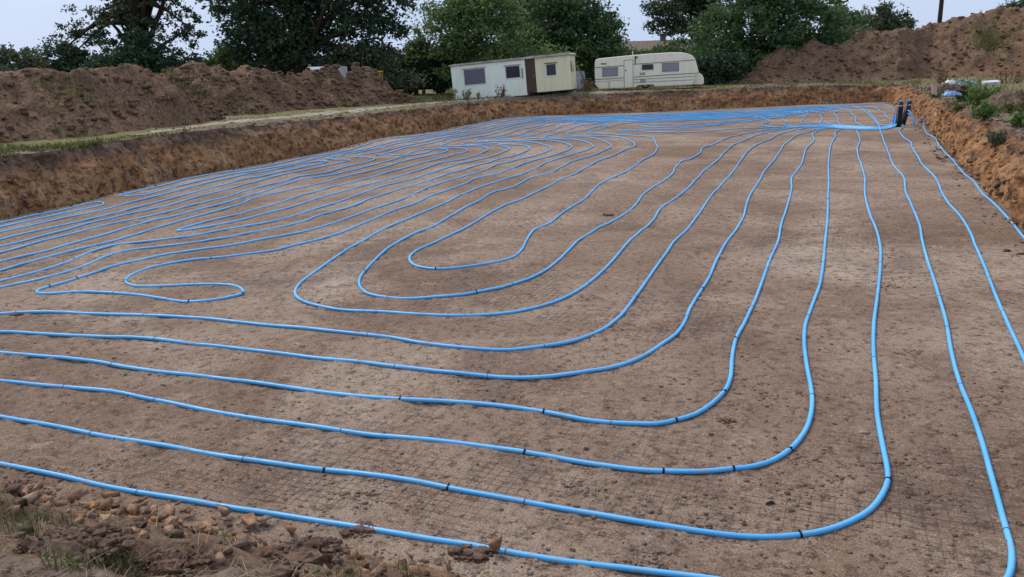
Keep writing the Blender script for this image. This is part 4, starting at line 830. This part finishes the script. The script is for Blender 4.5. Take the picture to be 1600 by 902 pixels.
def streaked(name, col, stain=(0.30, 0.29, 0.22), amt=.5, rough=.55):
    m, t, b = mat_base(name, rough, .3); p = pos(t)
    mp = N(t, 'ShaderNodeMapping'); mp.inputs['Scale'].default_value = (3, 3, .35); t.links.new(p, mp.inputs['Vector'])
    f = noise(t, 1.6, 5, .65, mp.outputs[0]); c = mixc(t, ramp(t, f, [(.45, (0, 0, 0)), (.75, (amt, amt, amt))]), col, stain)
    t.links.new(c, b.inputs['Base Color']); return m
M_hutw = streaked('hut_pale_paint', (0.86, 0.90, 0.76), amt=.2); M_huty = streaked('hut_cream_paint', (0.78, 0.73, 0.47), amt=.25); M_brown = streaked('brown_door_paint', (0.085, 0.045, 0.036), (.05, .03, .025))
M_roof = plain('hut_roof_felt', (0.40, 0.37, 0.32), .9, .35, 2.5); M_whitef = plain('window_frame_white', (0.66, 0.66, 0.62), .5); M_dark = plain('dark_interior_glass', (0.03, 0.033, 0.042), .12, .3, 3, .5)
M_greypane = plain('grey_window_pane', (0.13, 0.13, 0.165), .5, .12, 2); M_metal = plain('dull_grey_metal', (0.24, 0.26, 0.30), .5, .3, 3, .5)
loc, rz = frame(800, 51.0, 0)
p0 = at_depth(709, 155.5, 52.8); p1 = at_depth(892, 139.5, 51.0)
e = empty('static_caravan', tuple(p0 - np.array([0, 0, 0.0])), 0, 'long pale green static caravan, brown door and cream end panel, sunk at one end', 'caravan')
xax = Vector(p1 - p0).normalized(); LX = float(np.linalg.norm(p1 - p0)); yax = Vector((-xax.y, xax.x, 0)).normalized(); zax = xax.cross(yax)
e.matrix_world = Matrix(((xax.x, yax.x, zax.x, p0[0]), (xax.y, yax.y, zax.y, p0[1]), (xax.z, yax.z, zax.z, p0[2]), (0, 0, 0, 1)))
HH, DD = 2.0, 2.3
xd0, xd1 = LX * .636, LX * .718
MB().box(0, xd0, 0, DD, -.14, HH, .03).build('pale_panel', M_hutw, e)
MB().box(xd0 + .002, xd1 - .002, .03, DD - .01, -.04, HH - .012).build('door_recess', M_brown, e)
dr = MB().box(xd0 + .02, xd1 - .02, -.012, .03, .02, HH - .05, .006).build('door', M_brown, e)
MB().box(xd1 - .12, xd1 - .07, -.04, -.012, .95, 1.02).build('handle', M_metal, dr)
b = MB().box(xd1, LX, 0.004, DD, -.03, HH + .004, .03); b.build('cream_panel', M_huty, e)
MB().box(LX - .16, LX + .02, -.012, .3, -.03, HH - .01, .03).build('corner_post', M_huty, e)
MB().prism([(-.10, HH), (LX + .08, HH), (LX + .10, HH + .06), (LX - .05, HH + .14), (.1, HH + .10), (-.10, HH + .05)], -.10, DD + .1, .015).build('roof', M_roof, e)
win(e, LX * .112, LX * .292, HH * .40, HH * .85, 0, M_whitef, M_greypane, M_roof)  # big window with an even grey-purple pane
win(e, LX * .472, LX * .588, HH * .49, HH * .83, 0, M_whitef, M_dark, M_roof)
win(e, LX * .812, LX * .888, HH * .46, HH * .78, 0.004, M_whitef, M_dark, M_brown)
MB().box(LX * .606, LX * .612, -.05, 0.0, HH * .45, HH * .76).build('grab_rail', M_dark, e)
f = MB().box(LX + .02, LX + .05, .5, 1.5, HH * .52, HH * .82).build('end_window', M_dark, e)
for px, py, hh, lab in [(705, 152, .6, 'tall green grass clump at the sunk corner of the pale hut'), (728, 154, .6, 'thin green weed against the pale hut under its big window'), (783, 150, .75, 'brown dead weed clump in front of the pale hut'), (747, 153, .5, 'single thin weed standing by the pale hut wall')]:
    g = at_depth(px, py, 50.4); weed(0, 0, hh, .35 if hh > .5 else .12, 18 if hh > .5 else 5, L_grass if 'green' in lab else L_rust, lab, .7, None, .05, (g[0], g[1], g[2] - .05))
# ------------------------------------------------------------------ touring caravan
M_cream = streaked('caravan_cream', (0.90, 0.83, 0.66), (0.50, 0.44, 0.33), .3); M_trim = plain('caravan_trim', (0.17, 0.14, 0.11), .5); M_grille = plain('vent_grille', (0.36, 0.34, 0.28), .6)
def curtain_mat():
    m, t, b = mat_base('curtained_window', .25, .5); tc2 = N(t, 'ShaderNodeTexCoord'); wv = N(t, 'ShaderNodeTexWave', Scale=9.0, Distortion=2.5); t.links.new(tc2.outputs['Object'], wv.inputs['Vector'])
    t.links.new(ramp(t, wv.outputs['Fac'], [(.2, (.10, .095, .12)), (.6, (.28, .26, .29)), (.95, (.48, .46, .47))]), b.inputs['Base Color']); return m
M_curt = curtain_mat()
U = 0.00805
def tx(x): return (x - 268) * U
p0 = at_depth(880 + 268 / 5.333, 50 + 478 / 5.333, 55.5); p1 = at_depth(880 + 1090 / 5.333, 50 + 440 / 5.333, 54.5)
e = empty('touring_caravan', tuple(p0), 0, 'cream touring caravan with curtained windows and a rounded nose locker', 'caravan')
xax = Vector(p1 - p0).normalized(); yax = Vector((-xax.y, xax.x, 0)).normalized(); zax = xax.cross(yax)
e.matrix_world = Matrix(((xax.x, yax.x, zax.x, p0[0]), (xax.y, yax.y, zax.y, p0[1]), (xax.z, yax.z, zax.z, p0[2]), (0, 0, 0, 1)))
TS = float(np.linalg.norm(p1 - p0)) / ((1090 - 268) * U)
def z_of(x, y):  # zoom-tile pixel to height above the sloping base line
    return (478 - (x - 268) * (38 / 822) - y) * U
prof_ = [(300, 478), (268, 440), (266, 330), (268, 262), (276, 236), (300, 226), (500, 207), (700, 190), (900, 179), (985, 179), (1035, 188), (1078, 207), (1100, 236), (1118, 300), (1127, 338), (1100, 352), (1096, 400), (1080, 441), (768, 456), (752, 440), (626, 446), (612, 463)]
MB().prism([(tx(x) * TS, z_of(x, y) * TS) for x, y in prof_], 0, 2.15, .05).build('body', M_cream, e)
MB().prism([(tx(x) * TS, z_of(x, y) * TS) for x, y in [(1102, 344), (1135, 345), (1160, 362), (1174, 390), (1174, 425), (1165, 442), (1084, 442), (1096, 405)]], .35, 1.8, .06).build('nose_locker', M_cream, e)
def twin(x0, x1, y0, y1, pane, nm='window'):
    xm = (x0 + x1) / 2; return win(e, tx(x0) * TS, tx(x1) * TS, z_of(xm, y1) * TS, z_of(xm, y0) * TS, 0, M_trim, pane, None, .02, nm, .035)
twin(332, 458, 302, 368, M_curt); twin(663, 753, 277, 316, M_dark); twin(830, 963, 265, 330, M_curt)
def pbox(nm, x0, x1, y0, y1, m, pr=.012, par=None):
    xm = (x0 + x1) / 2; return MB().box(tx(x0) * TS, tx(x1) * TS, -pr, .01, z_of(xm, y1) * TS, z_of(xm, y0) * TS).build(nm, m, par or e)
d_ = pbox('door', 515, 585, 242, 462, M_cream, .012)
for a in ((511, 515, 240, 464), (585, 589, 238, 462), (515, 585, 237, 241)): pbox('door_seal', *a, M_trim, .016, d_)
pbox('handle', 520, 532, 320, 330, M_dark, .03, d_)
def line(nm, x0, y0, x1, y1, m, w=.022):
    n_ = 12
    for i in range(1): MB().tube([(tx(x0 + (x1 - x0) * k / n_) * TS, -.004, z_of(x0 + (x1 - x0) * k / n_, y0 + (y1 - y0) * k / n_) * TS) for k in range(n_ + 1)], w, 6).build(nm, m, e)
line('trim_strip', 270, 300, 508, 284, M_trim); line('trim_strip', 592, 274, 1098, 240, M_trim); line('trim_strip', 270, 398, 508, 384, M_trim); line('trim_strip', 592, 378, 1096, 346, M_trim)
line('trim_strip', 270, 416, 508, 402, M_grille, .015); line('trim_strip', 592, 398, 1094, 372, M_trim, .015); line('trim_strip', 592, 422, 1088, 400, M_trim, .015)
for a in ((642, 688, 340, 360), (646, 692, 396, 424)): pbox('vent', *a, M_grille, .014)
for k, a in enumerate(((320, 331), (335, 349), (353, 366))): pbox('badge', a[0], a[1], 262, 277, M_trim, .006)
pbox('dark_strip', 382, 387, 418, 476, M_trim, .006)  # narrow dark upright strip low on the body side
MB().tube([(tx(585) * TS, .3, z_of(585, 202) * TS - .05), (tx(585) * TS, .3, z_of(585, 165) * TS)], .022, 6).build('roof_mast', M_whitef, e)
MB().tube([(tx(607) * TS, -.02, z_of(607, 270) * TS), (tx(604) * TS, -.03, z_of(604, 240) * TS), (tx(615) * TS, -.05, z_of(615, 216) * TS)], .03, 6).build('antenna_arm', M_dark, e)
MB().box(tx(600) * TS, tx(626) * TS, -.08, 0, z_of(612, 222) * TS, z_of(612, 210) * TS).build('antenna_box', M_dark, e)  # black antenna near the door: this box and the arm above
w_ = MB().tube([(tx(690) * TS, .08, .18), (tx(690) * TS, .28, .18)], .30, 18).build('wheel', M_black, e)
MB().tube([(tx(690) * TS, .07, .18), (tx(690) * TS, .10, .18)], .17, 14).build('rim', M_metal, w_)
f = MB().box(tx(1098) * TS, tx(1112) * TS, .15, 2.0, z_of(1105, 330) * TS, z_of(1105, 250) * TS); o = f.build('front_window', M_dark, e)
# leaning sheet and planks between the caravans
g = at_depth(906, 141, 54.0)
o = MB().box(-.42, .42, -.02, .02, 0, 1.25).build('metal_sheet', M_metal); o.location = (g[0], g[1], g[2] - .05); o.rotation_euler = (-.22, 0, .25); tag(o, 'grey metal sheet leaning upright between the two caravans', 'sheet')
for k, (px, tilt, hh, lab) in enumerate([(916, -.28, 1.3, 'weathered plank leaning steeply beside the grey sheet'), (921, -.45, 1.05, 'shorter weathered plank leaning over at a slant between the caravans')]):
    g = at_depth(px, 139, 53.4 + k * .2); o = MB().box(-.05, .05, -.015, .015, 0, hh, .004).build('plank', L_dry, None); o.location = (g[0], g[1], g[2] - .04); o.rotation_euler = (-.15, tilt, .1); tag(o, lab, 'plank')
g = at_depth(917, 140, 52.6); weed(0, 0, .8, .5, 20, L_rust, 'rusty brown dead weeds between the two caravans', .9, None, .05, (g[0], g[1], g[2] - .05))
# ------------------------------------------------------------------ dumped stuff on the right bank
M_sheet = plain('white_plastic', (0.55, 0.57, 0.62), .35, .25, 4, .5); M_blue = plain('blue_plastic', (0.14, 0.30, 0.52), .35, .4, 4, .5); M_brick = plain('reddish_board', (0.40, 0.26, 0.19), .8, .15, 5); M_teal = plain('grey_blue_tarpaulin', (0.16, 0.25, 0.31), .45, .4, 4, .4)
def crumple(name, px, py, dep, sx, sy, sz, mat, label, cat, seed, lift=0.0):
    g = at_depth(px, py, dep); n_ = 26; u, v_ = np.meshgrid(np.linspace(-1, 1, n_), np.linspace(-1, 1, n_), indexing='ij'); r = np.clip(1 - (np.abs(u) ** 3 + np.abs(v_) ** 3) * .8, 0, 1)
    z = sz * r * (0.75 + .55 * fbm(u * 2, v_ * 2, 0, 1.2, 3, seed)); x = sx * u * (1 + .15 * fbm(u, v_, 0, 2, 2, seed + 3)); y = sy * v_ * (1 + .2 * fbm(u, v_, 0, 2, 2, seed + 5))
    z = np.abs(z); Vt = np.stack([x, y, z], -1).reshape(-1, 3); Vb = Vt * (1, 1, 0) - (0, 0, .03); Fq = grid_faces(n_, n_); Fb = Fq[:, ::-1] + n_ * n_
    o = link(name, new_mesh(name, np.vstack([Vt, Vb]), np.vstack([Fq, Fb]), mat, False), None, (g[0], g[1], g[2] + lift)); tag(o, label, cat); return o
crumple('plastic_sack', 1484, 133.5, 30.5, .27, .25, .2, M_sheet, 'crumpled white plastic sack on top of the dumped pile', 'sack', 11)
crumple('tarpaulin', 1508, 131.5, 31.0, .32, .3, .17, M_teal, 'folded grey blue tarpaulin beside the white sack', 'tarpaulin', 12)
crumple('soil_lump', 1486, 142, 30.2, .55, .3, .28, M_topsoil, 'dark earth lump under the dumped white sack', 'soil', 15, -.02)
crumple('plastic_sheet', 1486, 149, 29.0, .27, .22, .16, M_blue, 'crumpled bright blue plastic sheet lying below the white sack', 'plastic sheet', 13)
V0, F0 = lump(950, 1, .7, .5, 1, .2); g = at_depth(1506, 133.5, 30.0); o = link('boulder', new_mesh('boulder', V0 * .14, F0, M_stone2), None, tuple(g)); tag(o, 'pale boulder in front of the grey blue tarpaulin', 'boulder')
g = at_depth(1460, 148.5, 29.5); o = MB().box(-.11, .11, -.02, .02, 0, .42, .006).build('reddish_board', M_brick); o.location = tuple(g); o.rotation_euler = (-.5, .32, .2); tag(o, 'reddish board propped at a slant on the bank edge', 'board')
V0, F0 = lump(951, 1, .8, .6, 1, .2); g = at_depth(1453, 137, 31); o = link('boulder', new_mesh('boulder', V0 * .13, F0, M_stone2), None, tuple(g)); tag(o, 'pale rubble lump beside the reddish board', 'boulder')
g = at_depth(1548, 131, 33); b = MB().box(-.31, .31, -.12, .12, 0, .10, .01); o = b.build('white_board', M_sheet); o.location = tuple(g); o.rotation_euler = (.25, -.03, -.05); tag(o, 'long white board lying at the foot of the tall heap', 'board')
crumple('soil_mound', 1585, 178, 24.0, 1.0, .9, .85, M_topsoil, 'dark rounded soil mound on the bank top among weeds', 'soil heap', 21, -.05)
crumple('soil_mound', 1566, 176, 23.5, .35, .3, .28, M_topsoil, 'small dark soil mound in front of the larger rounded mound', 'soil heap', 22, -.05)
# ------------------------------------------------------------------ things half hidden behind the heaps
M_van = plain('white_van_paint', (0.74, 0.76, 0.78), .3, .05, 3, .5); M_yel = plain('yellow_machine_paint', (0.55, 0.33, 0.03), .45, .15, 4); M_tyre = plain('tyre_rubber', (0.02, .02, .02), .85); M_red = plain('beacon_red', (0.45, 0.13, 0.09), .4); M_navy = plain('dark_car_paint', (0.015, 0.02, 0.035), .3, .2, 3, .5); M_glint = plain('painted_glint_glass', (0.30, 0.34, 0.40), .1, .15, 2, .6)  # pale car glass: window glint painted into its base colour
def wheels(e, xs, y0, y1, r):
    for x in xs:
        for y in (y0, y1):
            w = MB().tube([(x, y - .1, r), (x, y + .1, r)], r, 16).build('wheel', M_tyre, e); MB().tube([(x, y - .11, r), (x, y + .11, r)], r * .55, 12).build('rim', M_metal, w)
g = at_depth(478, 105, 50); e = empty('white_van', (g[0] + 1.95, 50, 1.2), math.pi / 2 + .04, 'white panel van with a red beacon, only its roof above the soil heap', 'van'); zt_ = g[2] - 1.2
MB().prism([(0, .35), (0, zt_ - .15), (.12, zt_), (3.4, zt_ - .02), (4.1, 1.25), (4.9, 1.05), (5.0, .6), (4.95, .35)], 0, 1.9, .06).build('body', M_van, e); wheels(e, (.9, 4.0), .1, 1.8, .33)
MB().prism([(3.5, zt_ - .12), (4.05, 1.3), (3.3, 1.3), (3.2, zt_ - .12)], -.01, .02).build('side_window', M_dark, e); MB().tube([(.2, 1.75, zt_ - .02), (.2, 1.75, zt_ + .15)], .09, 10).build('beacon', M_red, e)
g = at_depth(581, 104, 51); e = empty('mini_digger', (g[0], 51, 1.2), 0, 'yellow mini digger behind the soil heap, only its raised arm in view', 'digger'); zt_ = 1.75
for y in (-.75, .45): MB().prism([(-.9, .1), (-.7, 0), (.7, 0), (.9, .1), (.9, .4), (.7, .5), (-.7, .5), (-.9, .4)], y, y + .3, .03).build('track', M_tyre, e)
MB().box(-.6, .75, -.6, .6, .55, 1.05, .08).build('engine_house', M_yel, e)
for x, y in ((-.35, -.55), (-.35, .3), (.5, -.55), (.5, .3)): MB().box(x, x + .06, y, y + .06, 1.05, zt_ - .1).build('cab_post', M_yel, e)
MB().box(-.4, .62, -.6, .4, zt_ - .1, zt_, .03).build('cab_roof', M_yel, e)
zb = at_depth(557, 102.5, 51)[2] - 1.2
MB().tube([(-.5, 0, .8), (-.85, 0, 1.5), (-.93, 0, zb)], [.12, .11, .10], 6).build('boom', M_yel, e); MB().tube([(-.93, 0, zb - .08), (-1.5, 0, .7)], .07, 6).build('dipper_arm', M_yel, e)
MB().prism([(-1.3, .7), (-1.7, .75), (-1.75, .35), (-1.5, .2), (-1.3, .4)], -.25, .25, .02).build('bucket', M_metal, e); MB().tube([(-1.08, .05, zb - .42), (-1.22, .05, zb - .12)], .035, 6).build('ram', M_whitef, e)
g = at_depth(618, 145, 62); e = empty('parked_car', (g[0], 62, 1.2), -.1, 'dark car parked in deep shade under the trees', 'car')
MB().prism([(0, .3), (0, .75), (.2, .88), (.95, .95), (1.55, 1.4), (2.9, 1.42), (3.6, .98), (3.95, .85), (4.0, .35)], 0, 1.65, .05).build('body', M_navy, e); wheels(e, (.75, 3.25), .08, 1.57, .3)
MB().prism([(.98, .97), (1.52, 1.36), (1.62, 1.36), (1.5, .97)], -.012, .02).build('quarter_window', M_glint, e); MB().prism([(1.6, .97), (1.68, 1.34), (2.2, 1.36), (2.2, .97)], -.012, .02).build('side_window', M_dark, e); MB().prism([(2.9, .99), (2.86, 1.34), (3.1, 1.26), (3.5, .99)], -.012, .02).build('rear_window', M_glint, e)
MB().prism([(.93, .96), (1.50, 1.39), (1.47, 1.42), (.88, .97)], .12, 1.5).build('windscreen', M_glint, e)
# house behind the touring caravan
g = at_depth(972, 98, 92); e = empty('bungalow', (g[0], 92, 1.2), -.05, 'bungalow with brown tiled roof and white walls half hidden by trees', 'house'); M_wallp = plain('house_render', (0.62, 0.60, 0.57), .8); M_tile = plain('brown_roof_tile', (0.15, 0.105, 0.082), .85, .25, 3, .2, .3)
zr = at_depth(1005, 64, 96)[2] - 1.2; ze = at_depth(1005, 79, 92)[2] - 1.2
MB().box(0, 11, 0, 8, 0, ze).build('wall', M_wallp, e); b = MB(); b.add([(-.5, -.4, ze - .05), (11.5, -.4, ze - .05), (11.5, 4, zr), (-.5, 4, zr), (-.5, 8.4, ze - .05), (11.5, 8.4, ze - .05), (-.5, -.4, ze - .15), (11.5, -.4, ze - .15), (-.5, 8.4, ze - .15), (11.5, 8.4, ze - .15)], [(0, 1, 2, 3), (3, 2, 5, 4), (0, 6, 7, 1), (4, 5, 9, 8), (0, 3, 4, 8, 6), (1, 7, 9, 5, 2), (6, 8, 9, 7)]); rf = b.build('roof', M_tile, e)
MB().box(4.6, 5.2, 3.7, 4.3, zr - .3, zr + .7).build('chimney', M_tile, rf)
for x in (1.2, 3.6, 7.5): win(e, x, x + 1.3, 1.0, 2.2, 0, M_whitef, M_dark)
MB().box(5.8, 6.7, -.03, .01, .05, 2.1).build('door', M_brown, e)
# wooden pole behind the tall heap
g = at_depth(1469, 20, 68); e = empty('utility_pole', (g[0], 68, 1.1), 0, 'tall dark wooden utility pole rising behind the tall soil heap', 'pole')
MB().tube([(0, 0, 0), (.02, 0, 4), (.05, 0, 8.6)], [.19, .175, .15], 10).build('post', M_bark, e); MB().box(-.9, .95, -.07, .07, 8.0, 8.14).build('crossarm', M_bark, e)
for x in (-.8, 0.35, .85): MB().tube([(x, 0, 8.14), (x, 0, 8.3)], [.05, .03], 8).build('insulator', M_whitef, e)
# ------------------------------------------------------------------ trees
def tree(name, label, px, depth, lobes, mat, nleaf, leaf, trunk_r, group=None, clump=.75, inner=.35, base_px=None, limbs=14, seed=1, stems=1, droop=0.0):
    """lobes: (px, py, rx_px, ry_px, depth offset) in the photograph, turned into ellipsoids at this depth"""
    nleaf = int(nleaf * 1.5); leaf = leaf * .8
    r_ = np.random.default_rng(seed); bx_ = at_depth(base_px or px, 150, depth); e = empty(name, (bx_[0], depth, 1.15), 0, label, 'bush' if 'bush' in name else 'tree', group); o0_ = np.array([bx_[0], depth, 1.15])
    Ls = []
    for l in lobes:
        c_ = at_depth(l[0], l[1], depth + (l[4] if len(l) > 4 else 0)); k = depth / F; Ls.append((c_ - o0_, l[2] * k, l[3] * k))
    vol = np.array([a * b_ * max(a, b_) for _, a, b_ in Ls]); vol = vol ** .75; vol /= vol.sum()
    tb = MB(); fork = np.array([0, 0, max(.6, min(c_[2] for c_, a, b_ in Ls) * .55)])
    for s_ in range(stems):
        o_ = np.array([r_.normal(0, .35) * (stems > 1), r_.normal(0, .25) * (stems > 1), 0]); tb.tube([o_ - (0, 0, .3), o_ + fork * .5 + r_.normal(0, .08, 3), o_ + fork], [trunk_r * 1.25, trunk_r, trunk_r * .85], 9)
    top_c = max((c_ for c_, a, b_ in Ls), key=lambda q_: q_[2]); tb.tube([fork, fork * .6 + top_c * .4 + r_.normal(0, .2, 3), top_c], [trunk_r * .85, trunk_r * .55, trunk_r * .15], 7)
    cl = []
    ncl = max(30, int(nleaf / 75))
    for _ in range(ncl):
        c_, a, b_ = Ls[r_.choice(len(Ls), p=vol)]; d_ = r_.normal(0, 1, 3); d_ /= np.linalg.norm(d_); rr = 1 - inner * r_.random() ** 1.5
        p = c_ + d_ * np.array([a, min(a, max(b_, a * .8)), b_]) * rr * (1 + .13 * r_.normal()); p[2] = max(p[2], .15); cl.append(p)
    for _ in range(limbs):
        q_ = cl[r_.integers(len(cl))]; f = fork + (top_c - fork) * r_.random() * .6; m_ = f * .45 + q_ * .55 + np.array([0, 0, .08 * np.linalg.norm(q_ - f)]); tb.tube([f, m_, q_], [trunk_r * .42, trunk_r * .24, trunk_r * .06], 5, False)
    tb.build('trunk', M_bark, e, True)
    cl = np.array(cl); ci = r_.integers(len(cl), size=nleaf); cs = clump * (0.5 + r_.random(len(cl)))
    c0 = cl[ci] + r_.normal(0, 1, (nleaf, 3)) * cs[ci][:, None] * np.array([.55, .55, .36]); c0[:, 2] = np.maximum(c0[:, 2], .05)
    u = r_.normal(0, 1, (nleaf, 3)); u[:, 2] *= .7; u /= np.linalg.norm(u, axis=1)[:, None]; w = np.cross(u, r_.normal(0, 1, (nleaf, 3))); w /= np.linalg.norm(w, axis=1)[:, None] + 1e-9
    s_ = leaf * (.55 + .8 * r_.random(nleaf))[:, None]
    V = np.stack([c0 - u * s_, c0 + w * s_ * .55, c0 + u * s_, c0 - w * s_ * .55], 1).reshape(-1, 3)
    link('crown', new_mesh('crown', V, np.arange(nleaf * 4).reshape(-1, 4), mat), e); return e
G = 'trees behind the caravans and heaps'
tree('oak_tree', 'spreading open oak with sky showing between its limbs, behind the smooth heap', 215, 60, [(215, -20, 95, 60), (150, 20, 62, 36), (285, 15, 55, 40), (120, 55, 42, 18), (105, 78, 38, 20), (165, 70, 60, 20), (220, 40, 70, 40), (290, 55, 42, 24), (230, 80, 60, 26), (215, -90, 100, 60)], L_oak, 10500, .15, .5, G, .42, .95, 225, 70, 3)
tree('dark_tree', 'huge dense dark tree, its crown darkest of all', 490, 56, [(420, 10, 85, 60), (520, -10, 90, 60), (590, 0, 60, 48), (470, 50, 90, 40), (400, 70, 52, 36), (380, 40, 45, 50), (590, 40, 40, 26), (470, -80, 140, 60), (430, 95, 60, 22), (600, 62, 15, 10)], L_dark, 26000, .18, .55, G, .7, .6, 470, 20, 4)
tree('leafy_tree', 'light green bushy tree rising over the long pale caravan', 720, 60, [(720, 40, 62, 50), (690, 70, 50, 45), (770, 60, 52, 55), (725, 10, 45, 30), (765, 20, 40, 34), (680, 100, 55, 32), (780, 105, 70, 30), (840, 100, 60, 24)], L_light, 21000, .16, .3, G, .6, .5, 730, 10, 5, 2)
tree('dark_tree', 'dark green tree with yellowish side over the gap between the caravans', 880, 66, [(870, 30, 70, 42), (900, 60, 66, 36), (850, 75, 50, 30), (930, 80, 40, 24), (880, -20, 70, 40), (930, 40, 38, 30), (880, 105, 50, 25)], L_mid, 17000, .19, .35, G, .7, .6, 885, 12, 6)
tree('dark_tree', 'dark green tree set back behind the light green one', 830, 72, [(815, 10, 42, 40), (850, -10, 60, 40), (830, 50, 60, 40), (830, 90, 70, 30)], L_dark, 9000, .22, .35, G, .8, .5, 835, 8, 16)
tree('sparse_tree', 'thin leaved tree with sky gaps above the brown roof', 1085, 84, [(1060, 10, 50, 26), (1100, 0, 55, 30), (1040, 35, 32, 22), (1075, 45, 40, 18), (1120, 30, 40, 30), (1085, -50, 60, 40)], L_oak, 8500, .2, .35, G, .7, .8, 1090, 26, 7)
tree('broad_tree', 'broad mid green tree beside the touring caravan and tall heap', 1200, 64, [(1180, 30, 70, 45), (1250, 40, 60, 45), (1130, 70, 58, 44), (1200, 80, 80, 42), (1290, 60, 42, 38), (1225, 0, 60, 34), (1130, 105, 50, 26), (1180, -40, 70, 40), (1260, 85, 50, 32)], L_mid, 25000, .18, .4, G, .65, .5, 1195, 12, 8)
tree('small_tree', 'slender green tree at the edge of the broad one, above the heap', 1318, 72, [(1310, 45, 24, 34), (1328, 40, 16, 24), (1300, 20, 22, 20), (1335, 60, 20, 22)], L_mid, 4500, .18, .18, G, .5, .6, 1318, 8, 9)
tree('rounded_tree', 'small rounded olive tree alone on the skyline behind the tall heap', 1380, 82, [(1380, 34, 36, 20), (1362, 40, 22, 16), (1398, 42, 22, 14), (1376, 22, 18, 12), (1380, 70, 36, 26)], L_olive, 6500, .19, .2, G, .5, .6, 1380, 10, 10)
tree('distant_tree', 'tiny distant tree peeping over the crest of the tall heap', 1585, 96, [(1585, 14, 13, 9), (1600, 10, 12, 10), (1592, 40, 24, 20)], L_olive, 1800, .22, .15, G, .5, .6, 1590, 4, 11)
B = 'bushes along the field edge'
tree('bush', 'rounded green bush at the far end of the smooth heap', 30, 58, [(20, 98, 40, 22), (48, 100, 26, 16), (-30, 100, 40, 22), (30, 125, 60, 20)], L_olive, 6000, .15, .12, B, .45, .5, 25, 8, 12, 3)
tree('bush', 'dark bush under the low limbs of the open oak', 105, 60, [(95, 92, 34, 22), (130, 105, 40, 18), (85, 115, 40, 16)], L_dark, 5500, .15, .12, B, .5, .5, 100, 6, 13, 3)
tree('bush', 'dark undergrowth round the trunk of the open oak', 220, 57, [(200, 100, 50, 18), (250, 105, 40, 18), (160, 112, 40, 14), (300, 105, 22, 16), (225, 80, 30, 24)], L_dark, 8500, .15, .12, B, .5, .5, 215, 6, 14, 3)
tree('bush', 'small yellowish bush in the gap between the oak and the dark tree', 345, 57, [(345, 95, 16, 20), (335, 108, 26, 14), (352, 85, 8, 12)], L_light, 2600, .13, .08, B, .4, .5, 345, 5, 15, 2)
tree('bush', 'grey green bush behind the last hump of the heap', 560, 56, [(555, 90, 40, 26), (590, 100, 36, 28), (540, 105, 30, 20), (600, 130, 40, 16)], L_olive, 7500, .15, .12, B, .5, .5, 565, 6, 17, 3)
tree('bush', 'deep shaded bush between the heap end and the pale caravan', 655, 60.5, [(618, 116, 22, 18), (690, 115, 40, 20), (660, 92, 45, 22)], L_dark, 7000, .16, .12, B, .5, .5, 655, 6, 18, 3)
tree('bush', 'dark bush low under the huge dense tree', 440, 60, [(420, 108, 50, 16), (480, 105, 50, 18), (370, 105, 30, 18), (530, 108, 40, 16)], L_dark, 7500, .16, .12, B, .5, .5, 445, 6, 19, 3)
tree('bush', 'leafy green bush behind the touring caravan below the house', 1000, 68, [(985, 102, 40, 20), (1035, 92, 40, 17), (1060, 84, 26, 20), (1085, 102, 40, 24), (950, 105, 36, 24), (975, 86, 18, 14)], L_mid, 8500, .16, .12, B, .5, .5, 1010, 6, 20, 3)
tree('bush', 'dense bush at the nose of the touring caravan', 1130, 60, [(1112, 108, 26, 24), (1136, 104, 24, 22), (1100, 114, 20, 16)], L_dark, 6000, .15, .12, B, .5, .5, 1135, 6, 21, 3)
tree('bush', 'low brownish bush where the tall heap meets the trees', 1330, 69, [(1325, 62, 30, 16), (1345, 66, 24, 12), (1310, 80, 40, 20)], L_olive, 3500, .15, .1, B, .45, .5, 1330, 5, 22, 3)
# far hedge and woodland that closes the view
P = []; nn = 26000; th = rng.uniform(-1.0, 1.15, nn); dd = rng.uniform(112, 128, nn)
hx = np.tan(th) * dd; hz = 1.2 + rng.random(nn) ** 0.8 * (4.2 + 1.6 * fbm(hx, dd, 0, .06, 3, 300)); c0 = np.c_[hx, dd, hz]
u = rng.normal(0, 1, (nn, 3)); u /= np.linalg.norm(u, axis=1)[:, None]; w = np.cross(u, rng.normal(0, 1, (nn, 3))); w /= np.linalg.norm(w, axis=1)[:, None]; s_ = .5 * (.6 + .8 * rng.random(nn))[:, None]
V = np.stack([c0 - u * s_, c0 + w * s_ * .6, c0 + u * s_, c0 - w * s_ * .6], 1).reshape(-1, 3)
o = link('far_hedge', new_mesh('far_hedge', V, np.arange(nn * 4).reshape(-1, 4), L_dark)); tag(o, 'far dark hedge line closing the fields behind the trees', 'hedge', None, 'stuff')
M_hill = plain('distant_hill', (0.10, 0.13, 0.11), .95, .2, .02)
xs = np.linspace(-1500, 1500, 160); V = []
for x in xs:
    h0 = 9 + 6 * float(fbm(x, 0, 0, .0016, 3, 310)); V += [(x, 880, 0), (x, 960, h0 * .55), (x, 1080, h0), (x, 1300, 0)]
o = link('hills', new_mesh('hills', V, grid_faces(160, 4), M_hill, True)); tag(o, 'low distant hills', None, None, 'structure')
